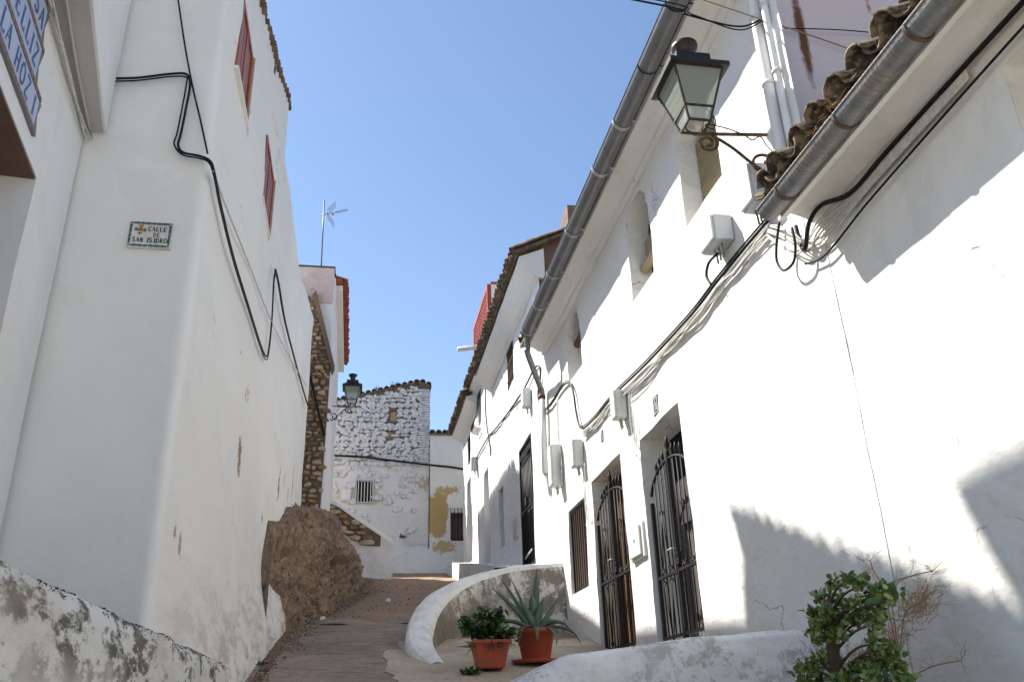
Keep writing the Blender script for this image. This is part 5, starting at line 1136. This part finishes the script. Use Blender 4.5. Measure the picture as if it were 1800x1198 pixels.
cable('slack dark cable slanting across the rubble wall', [ay(px, py, 18.25) for px, py in ((545, 660), (552, 690), (560, 725), (570, 765))], .03)
cable('dark cable along the far stone house', [ay(px, py, 26.36) for px, py in ((588, 800), (640, 803), (700, 810), (760, 817), (790, 820), (815, 824))], .03)
cable('black twisted overhead cables leaving the corner hook', [Vector((3.0, 4.72, 4.98)), ay(1300, 47, 4.72), ay(1210, 27, 4.75), ay(1115, 0, 4.8), Vector((-1.2, 5.5, 6.1))], .008)
cable('second overhead cable leaving the corner hook', [Vector((3.0, 4.71, 4.96)), ay(1300, 53, 4.70), ay(1215, 25, 4.73), ay(1120, -6, 4.78), Vector((-1.2, 5.55, 6.1))], .006)
cable('tan cord slanting across the pink gable', [ay(1230, -2, 4.70), ay(1310, 25, 4.70), ay(1380, 48, 4.70), ay(1470, 78, 4.71), ay(1560, 112, 4.72)], .006, 'cable_tan')
cable('thin dark wire stretched across the pink gable', [ay(1380, 50, 4.70), ay(1480, 53, 4.71), ay(1600, 64, 4.72)], .005)

# ------------------------------------------------------------------ plants
def pot(parent, c, r, h, mat, n=4, rot=R(45), sq=1.0):
    prof = [(r * .66, 0), (r * .70, .02), (r * .93, h * .86), (r * 1.04, h * .86), (r * 1.06, h), (r * .96, h), (r * .92, h * .9)]
    return MB().lathe(prof, n, c, rot).build('pot', M[mat], parent, n > 8, bevel=.008 if n == 4 else 0)
def leaf(mb, p, d, up, l, w_, curl=.2, n=3, oval=1.0):
    d = Vector(d).normalized(); s_ = d.cross(Vector(up)); s_ = s_.normalized() if s_.length > 1e-4 else Vector((1, 0, 0)); nn = s_.cross(d); vs = []
    for i in range(n + 1):
        t = i / n; ww = w_ * math.sin(math.pi * min(.97, t * .86 + .10)) ** oval; c = Vector(p) + d * l * t - nn * curl * l * t * t
        vs += [c - s_ * ww / 2 + nn * ww * .12, c + s_ * ww / 2 + nn * ww * .12]
    mb.add(vs, [(2 * i, 2 * i + 1, 2 * i + 3, 2 * i + 2) for i in range(n)])
rn = random.Random(21)
def rdir(zmin=-.3):
    while 1:
        v = Vector((rn.uniform(-1, 1), rn.uniform(-1, 1), rn.uniform(zmin, 1)))
        if .1 < v.length < 1: return v.normalized()
# bushy pot plant
pc = Vector((1.38, 9.2, G(9.2) + .055)); pp = thing('potted_plant', 'bushy green plant with a purple flower in an orange square pot', 'potted plant', pc)
pot(pp, pc, .27, .27, 'pot'); MB().lathe([(.22, 0), (.22, .01)], 4, pc + Vector((0, 0, .24)), R(45)).build('soil', M['soil'], pp)
mb = MB(); mu = MB(); stem = MB()
for k in range(16):
    d = rdir(.2); l = rn.uniform(.15, .34); tip = pc + Vector((rn.uniform(-.08, .08), rn.uniform(-.08, .08), .25)) + Vector((d.x * .85, d.y * .85, d.z * .8)) * l; stem.tube([pc + Vector((0, 0, .24)), tip], [.008, .004], 4)
    for j in range(85):
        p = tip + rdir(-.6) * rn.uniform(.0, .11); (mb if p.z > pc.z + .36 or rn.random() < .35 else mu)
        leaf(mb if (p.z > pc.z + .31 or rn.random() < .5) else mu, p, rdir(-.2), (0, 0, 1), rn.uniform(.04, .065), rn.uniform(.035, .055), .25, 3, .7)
stem.build('stems', M['bark'], pp, True)
for k in range(60):
    a = rn.uniform(0, 6.28); leaf(mu, pc + Vector((math.cos(a) * .08, math.sin(a) * .08, .26)), (math.cos(a), math.sin(a), rn.uniform(-.1, .5)), (0, 0, 1), rn.uniform(.12, .26), .025, .6)
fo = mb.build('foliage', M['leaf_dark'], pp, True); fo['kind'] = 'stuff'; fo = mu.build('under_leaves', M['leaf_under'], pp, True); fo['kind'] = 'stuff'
mb = MB()
for k in range(24): leaf(mb, pc + Vector((.11 + rn.uniform(-.02, .02), -.04, .50 + rn.uniform(-.03, .06))), rdir(0), (0, 0, 1), .045, .03, .2)
mb.build('flower', M['leaf_purple'], pp)
# agave
ac = Vector((1.93, 9.55, G(9.55) + .055)); ag = thing('agave_plant', 'large blue green agave with drooping lower leaves in a terracotta pot', 'potted plant', ac)
pot(ag, ac, .215, .33, 'pot', 24, 0); MB().lathe([(.24, 0), (.27, .035), (.25, .035)], 24, ac + Vector((0, 0, -.012))).build('saucer', M['pot'], ag, True)
MB().lathe([(.19, 0), (.19, .01)], 20, ac + Vector((0, 0, .29))).build('soil', M['soil'], ag)
def blade(az, el, l, w_, droop, mat='agave', fold=.25):
    d = Vector((math.cos(az), math.sin(az), 0)); s_ = Vector((-math.sin(az), math.cos(az), 0)); b = ac + Vector((0, 0, .31)) + d * .03; n = 12; vs = []; fs = []; p = b.copy(); e = el
    for i in range(n + 1):
        t = i / n; ww = w_ * (.55 + .95 * t if t < .35 else (.8825 * (1 - ((t - .35) / .65) ** 1.7))) + .002; nn = (d * -math.sin(e) + Vector((0, 0, 1)) * math.cos(e)); th = .014 * (1 - t) + .002
        vs += [p - s_ * ww / 2 + nn * ww * fold, p - nn * th * .2, p + s_ * ww / 2 + nn * ww * fold, p - nn * th * 1.6]
        p = p + (d * math.cos(e) + Vector((0, 0, 1)) * math.sin(e)) * (l / n); e -= droop / n * (.4 + 1.2 * t)
    for i in range(n):
        a = 4 * i
        for k in range(4): fs.append((a + k, a + (k + 1) % 4, a + 4 + (k + 1) % 4, a + 4 + k))
    fs += [(0, 3, 2, 1), (4 * n, 4 * n + 1, 4 * n + 2, 4 * n + 3)]
    MB().add(vs, fs).build('leaf', M[mat], ag, True)
for az, el, l, w_, dr in ((R(172), R(62), .68, .105, .12), (R(150), R(70), .62, .07, .1), (R(60), R(80), .70, .10, -.05), (R(188), R(48), .62, .13, .15), (R(5), R(52), .52, .11, .0), (R(200), R(28), .55, .10, 1.3), (R(250), R(75), .40, .15, .1), (R(290), R(66), .38, .14, .3), (R(215), R(60), .36, .15, .2), (R(330), R(35), .42, .12, 2.0), (R(262), R(20), .44, .085, 2.3), (R(300), R(15), .42, .085, 2.4), (R(232), R(18), .48, .09, 2.3), (R(355), R(18), .55, .07, 1.9), (R(208), R(10), .50, .05, 2.2), (R(192), R(12), .56, .045, 1.7), (R(100), R(50), .5, .1, .3)): blade(az, el, l, w_, dr, 'agave' if el > R(30) or rn.random() < .5 else 'agave_old')
# jade plant in a pot beyond the lower edge
jc = Vector((2.44, 4.35, G(4.35) + .05)); jd = thing('jade_plant', 'jade plant with thick stem and clustered glossy oval leaves', 'plant', jc)
pot(jd, jc, .24, .34, 'pot', 24, 0)
br = MB(); lv = MB()
trunk = [jc + Vector((0, 0, .3)), jc + Vector((.02, 0, .62)), jc + Vector((.0, 0, .92)), jc + Vector((.03, .02, 1.12))]; br.tube(smooth_path(trunk, 5), [.045 - .0016 * i for i in range(16)], 8)
tips = []
def jt(px, py, dep=0): p = ax(px, py, 2.44 + dep); return p
spots = [(1490, 1020), (1470, 1030), (1515, 1028), (1445, 1050), (1455, 1075), (1480, 1060), (1510, 1060), (1535, 1048), (1555, 1045), (1560, 1055), (1545, 1075), (1530, 1090), (1500, 1090), (1428, 1082), (1440, 1100), (1465, 1105), (1480, 1120), (1450, 1125), (1435, 1115), (1470, 1085), (1545, 1095), (1570, 1052)]
low = [(1410, 1180), (1430, 1172), (1450, 1165), (1470, 1180), (1500, 1190), (1530, 1185), (1555, 1170), (1570, 1155), (1560, 1140), (1545, 1150), (1580, 1185), (1590, 1195), (1440, 1195), (1420, 1200), (1480, 1200), (1515, 1170), (1540, 1130), (1460, 1150), (1500, 1215), (1550, 1210), (1430, 1215)]
for i, (px, py) in enumerate(spots + low):
    p = jt(px, py, rn.uniform(-.10, .10)); base = trunk[1].lerp(trunk[3], max(0, min(1, (p.z - trunk[1].z - .08) / .5))); br.tube(smooth_path([base, base.lerp(p, .5) + Vector((0, 0, .03)), p], 4), [.010 - .0008 * k for k in range(9)], 5)
    for j in range(52):
        q = p + rdir(-.7) * rn.uniform(.004, .058); leaf(lv, q, (rdir(-.3) + Vector((0, 0, .3))), rdir(-.2), rn.uniform(.020, .044), rn.uniform(.015, .030), -.1, 3, .55)
br.build('branches', M['bark'], jd, True)
lvs = [MB(), MB(), MB()]  # three leaf greens, dealt out at random
for i in range(len(lv.f) // 3): k = rn.choice((0, 0, 1, 1, 2)); f0 = lv.f[3 * i][0]; lvs[k].add(lv.v[f0:f0 + 8], [(0, 1, 3, 2), (2, 3, 5, 4), (4, 5, 7, 6)])
for m_, nm, mt_ in zip(lvs, ('foliage', 'young_foliage', 'dark_foliage'), ('leaf_jade', 'leaf_young', 'leaf_dark')): m_.build(nm, M[mt_], jd, True)['kind'] = 'stuff'
# dry shrub twined behind it
dy = thing('dry_shrub', 'dried tan shrub of wiry stems behind the jade plant', 'plant', (2.75, 4.25, G(4.2)))
tw = MB()
def twig(p, d, l, r_, lev):
    n = 5; pts = [Vector(p)]; d = Vector(d).normalized()
    for i in range(n): d = (d + Vector((rn.uniform(-1, 1), rn.uniform(-1, 1), rn.uniform(-.7, .7))) * .28).normalized(); pts.append(pts[-1] + d * l / n)
    tw.tube(pts, [r_ * (1 - .12 * i) for i in range(n + 1)], 4, False)
    if lev > 0:
        for k in range(3 if lev > 1 else 4): i = rn.randint(2, n); twig(pts[i], d + Vector((rn.uniform(-1, 1), rn.uniform(-1, 1), rn.uniform(-.5, .8))) * .9, l * rn.uniform(.45, .7), r_ * .6, lev - 1)
bs = Vector((2.78, 4.22, G(4.2) + .02))
for pts in ([(1590, 1190), (1570, 1110), (1555, 1040), (1535, 1000), (1530, 985)], [(1585, 1180), (1572, 1090), (1565, 1030), (1600, 1012), (1640, 1003)], [(1580, 1170), (1590, 1080), (1615, 1060), (1630, 1030)], [(1600, 1190), (1640, 1170), (1690, 1160)], [(1535, 1100), (1520, 1150), (1490, 1165), (1440, 1160)]):
    P_ = [ax(px, py, 2.78) for px, py in pts]; tw.tube(smooth_path(P_, 5), .0035, 4, False)
    for p in P_[1:]:
        for k in range(4): twig(p, Vector((rn.uniform(-.6, .4), rn.uniform(-1, 1), rn.uniform(-.2, .9))), rn.uniform(.06, .15), .0016, 1)
for px, py, n in ((1620, 1065, 90), (1600, 1085, 60), (1575, 1130, 60), (1545, 1150, 50), (1500, 1160, 40), (1450, 1155, 24), (1560, 1180, 40)):
    for k in range(n): p = ax(px + rn.gauss(0, 16), py + rn.gauss(0, 11), 2.72 + rn.uniform(-.12, .1)); twig(p, Vector((rn.uniform(-.5, .5), rn.uniform(-1, .5), rn.uniform(.0, .8))), rn.uniform(.04, .09), .0014, 1)
tw.tube([bs, bs + Vector((.0, 0, .8))], .006, 5); st_ = tw.build('stems', M['dry'], dy); st_['kind'] = 'stuff'
# loose stones too many and too small to pick apart
peb = MB()
def pebble(x, y, z, r_):
    vs = []
    for a_ in ((1, 0, 0), (-1, 0, 0), (0, 1, 0), (0, -1, 0), (0, 0, 1), (0, 0, -1)): vs.append(Vector((x, y, z)) + Vector(a_) * r_ * rn.uniform(.6, 1.3))
    peb.add(vs, [(0, 2, 4), (2, 1, 4), (1, 3, 4), (3, 0, 4), (2, 0, 5), (1, 2, 5), (3, 1, 5), (0, 3, 5)])
for k in range(1500):
    y = rn.uniform(10.6, 22.5); o_ = abs(rn.gauss(0, .22)); x = foot(y) + .05 + o_; pebble(x, y, G(y) + .03, rn.uniform(.008, .035) * (1 if o_ < .3 else .6))
for k in range(500): y = rn.uniform(8.8, 13); pebble(-.92 + abs(rn.gauss(0, .06)), y, G(y) + .04, rn.uniform(.006, .02))
for k in range(600): y = rn.uniform(13.2, 26); pebble(rn.uniform(-.2, 2.2), y, G(y) - .005, rn.uniform(.006, .02))
for k in range(700):
    u_ = rn.random(); v_ = rn.uniform(.05, .95); p = bank(.12 + .85 * u_, v_); pebble(p.x, p.y, p.z, rn.uniform(.015, .05))
tag(peb.build('loose_stones', M['rock']), 'loose stones scattered along the bank and lane', kind='stuff')
peb = MB()
for k in range(2600):
    y = rn.uniform(1.5, 10.8); p = gwf((y + 1.5) / 12.8, .60 + rn.gauss(-.01, .05))
    if noise.noise(Vector((0, y * 2.3, 0))) > -.05: pebble(p.x, p.y, p.z - .001, rn.uniform(.0015, .006))
for k in range(260):
    p = ledge(rn.uniform(.25, .98), .60)
    if noise.noise(Vector((p.x * 3, 0, 4))) > -.05: pebble(p.x, p.y, p.z, rn.uniform(.002, .006))
tag(peb.build('moss', M['soot']), 'black moss crusts along the edges of the low walls', kind='stuff')
# small weeds
def weed(label, c, n, l, mat='weed', w_=.02, name='weed'):
    t = thing(name, label, 'plant', c); mb = MB()
    for k in range(n): leaf(mb, Vector(c) + Vector((rn.gauss(0, .04), rn.gauss(0, .04), 0)), Vector((rn.uniform(-1, 1), rn.uniform(-1, 1), rn.uniform(.3, 1.4))), (0, 0, 1), l * rn.uniform(.5, 1), w_, .4)
    o = mb.build('leaves', M[mat], t); o['kind'] = 'stuff'
for x, n, lb in ((-.2, 14, 'small green weed at the left of the far stone roof'), (.45, 20, 'tall green weed on the far stone roof'), (1.0, 30, 'leafy green weed near the ridge of the far stone roof')): weed(lb, (x, YF - .02, topF(x, 0) + .08), n, .22)
weed('dry orange weed on the mossy tiles beside the gutter', ax(1440, 225, 2.62) + Vector((0, 0, -.03)), 16, .10, 'dry', .012)
weed('second dry weed on the mossy tiles higher along the gutter', ax(1470, 180, 2.62) + Vector((0, 0, -.03)), 14, .09, 'dry', .012)
weed('low green weed on the ground by the orange pot', Vector((1.15, 9.0, G(9.0) + .05)), 60, .10, 'leaf_dark', .035)
weed('green weed growing on the far white ledge', ay(708, 945, 24.6), 40, .16, 'weed', .03)
weed('dark weed on top of the rock bank', (-.98, 14.8, 3.30), 26, .16, 'leaf_under', .02)
weed('tuft of dry weed at the foot of the left house', (-.93, 9.9, G(9.9) + .02), 40, .09, 'agave_old', .02)
# litter
for i, (px, py, lb) in enumerate(((565, 1093, 'crumpled white paper at the foot of the rock bank'), (625, 1035, 'white plastic scrap beside the rock bank'), (682, 1060, 'pale blue wrapper lying on the lane'), (640, 1015, 'small white scrap near the top of the lane'))):
    r_ = ray(px, py); y = 1.6 / (.217 - r_.z / r_.y); p = r_ * (y / r_.y) + Vector((0, 0, .05)); mb = MB()
    sc_ = .05 if i < 3 else .035
    def cf(u, v): a = u * 6.283; b_ = (v - .5) * 3.0; q = Vector((math.cos(a) * math.cos(b_), math.sin(a) * math.cos(b_), math.sin(b_) * .7)); return p + q * sc_ * (1 + .8 * noise.noise(q * 2.3 + Vector((i * 5, 0, 0)))) * (1.3 if i == 1 else 1)
    tag(mb.grid(cf, 10, 6).build('litter', M['paper']), lb, 'litter')
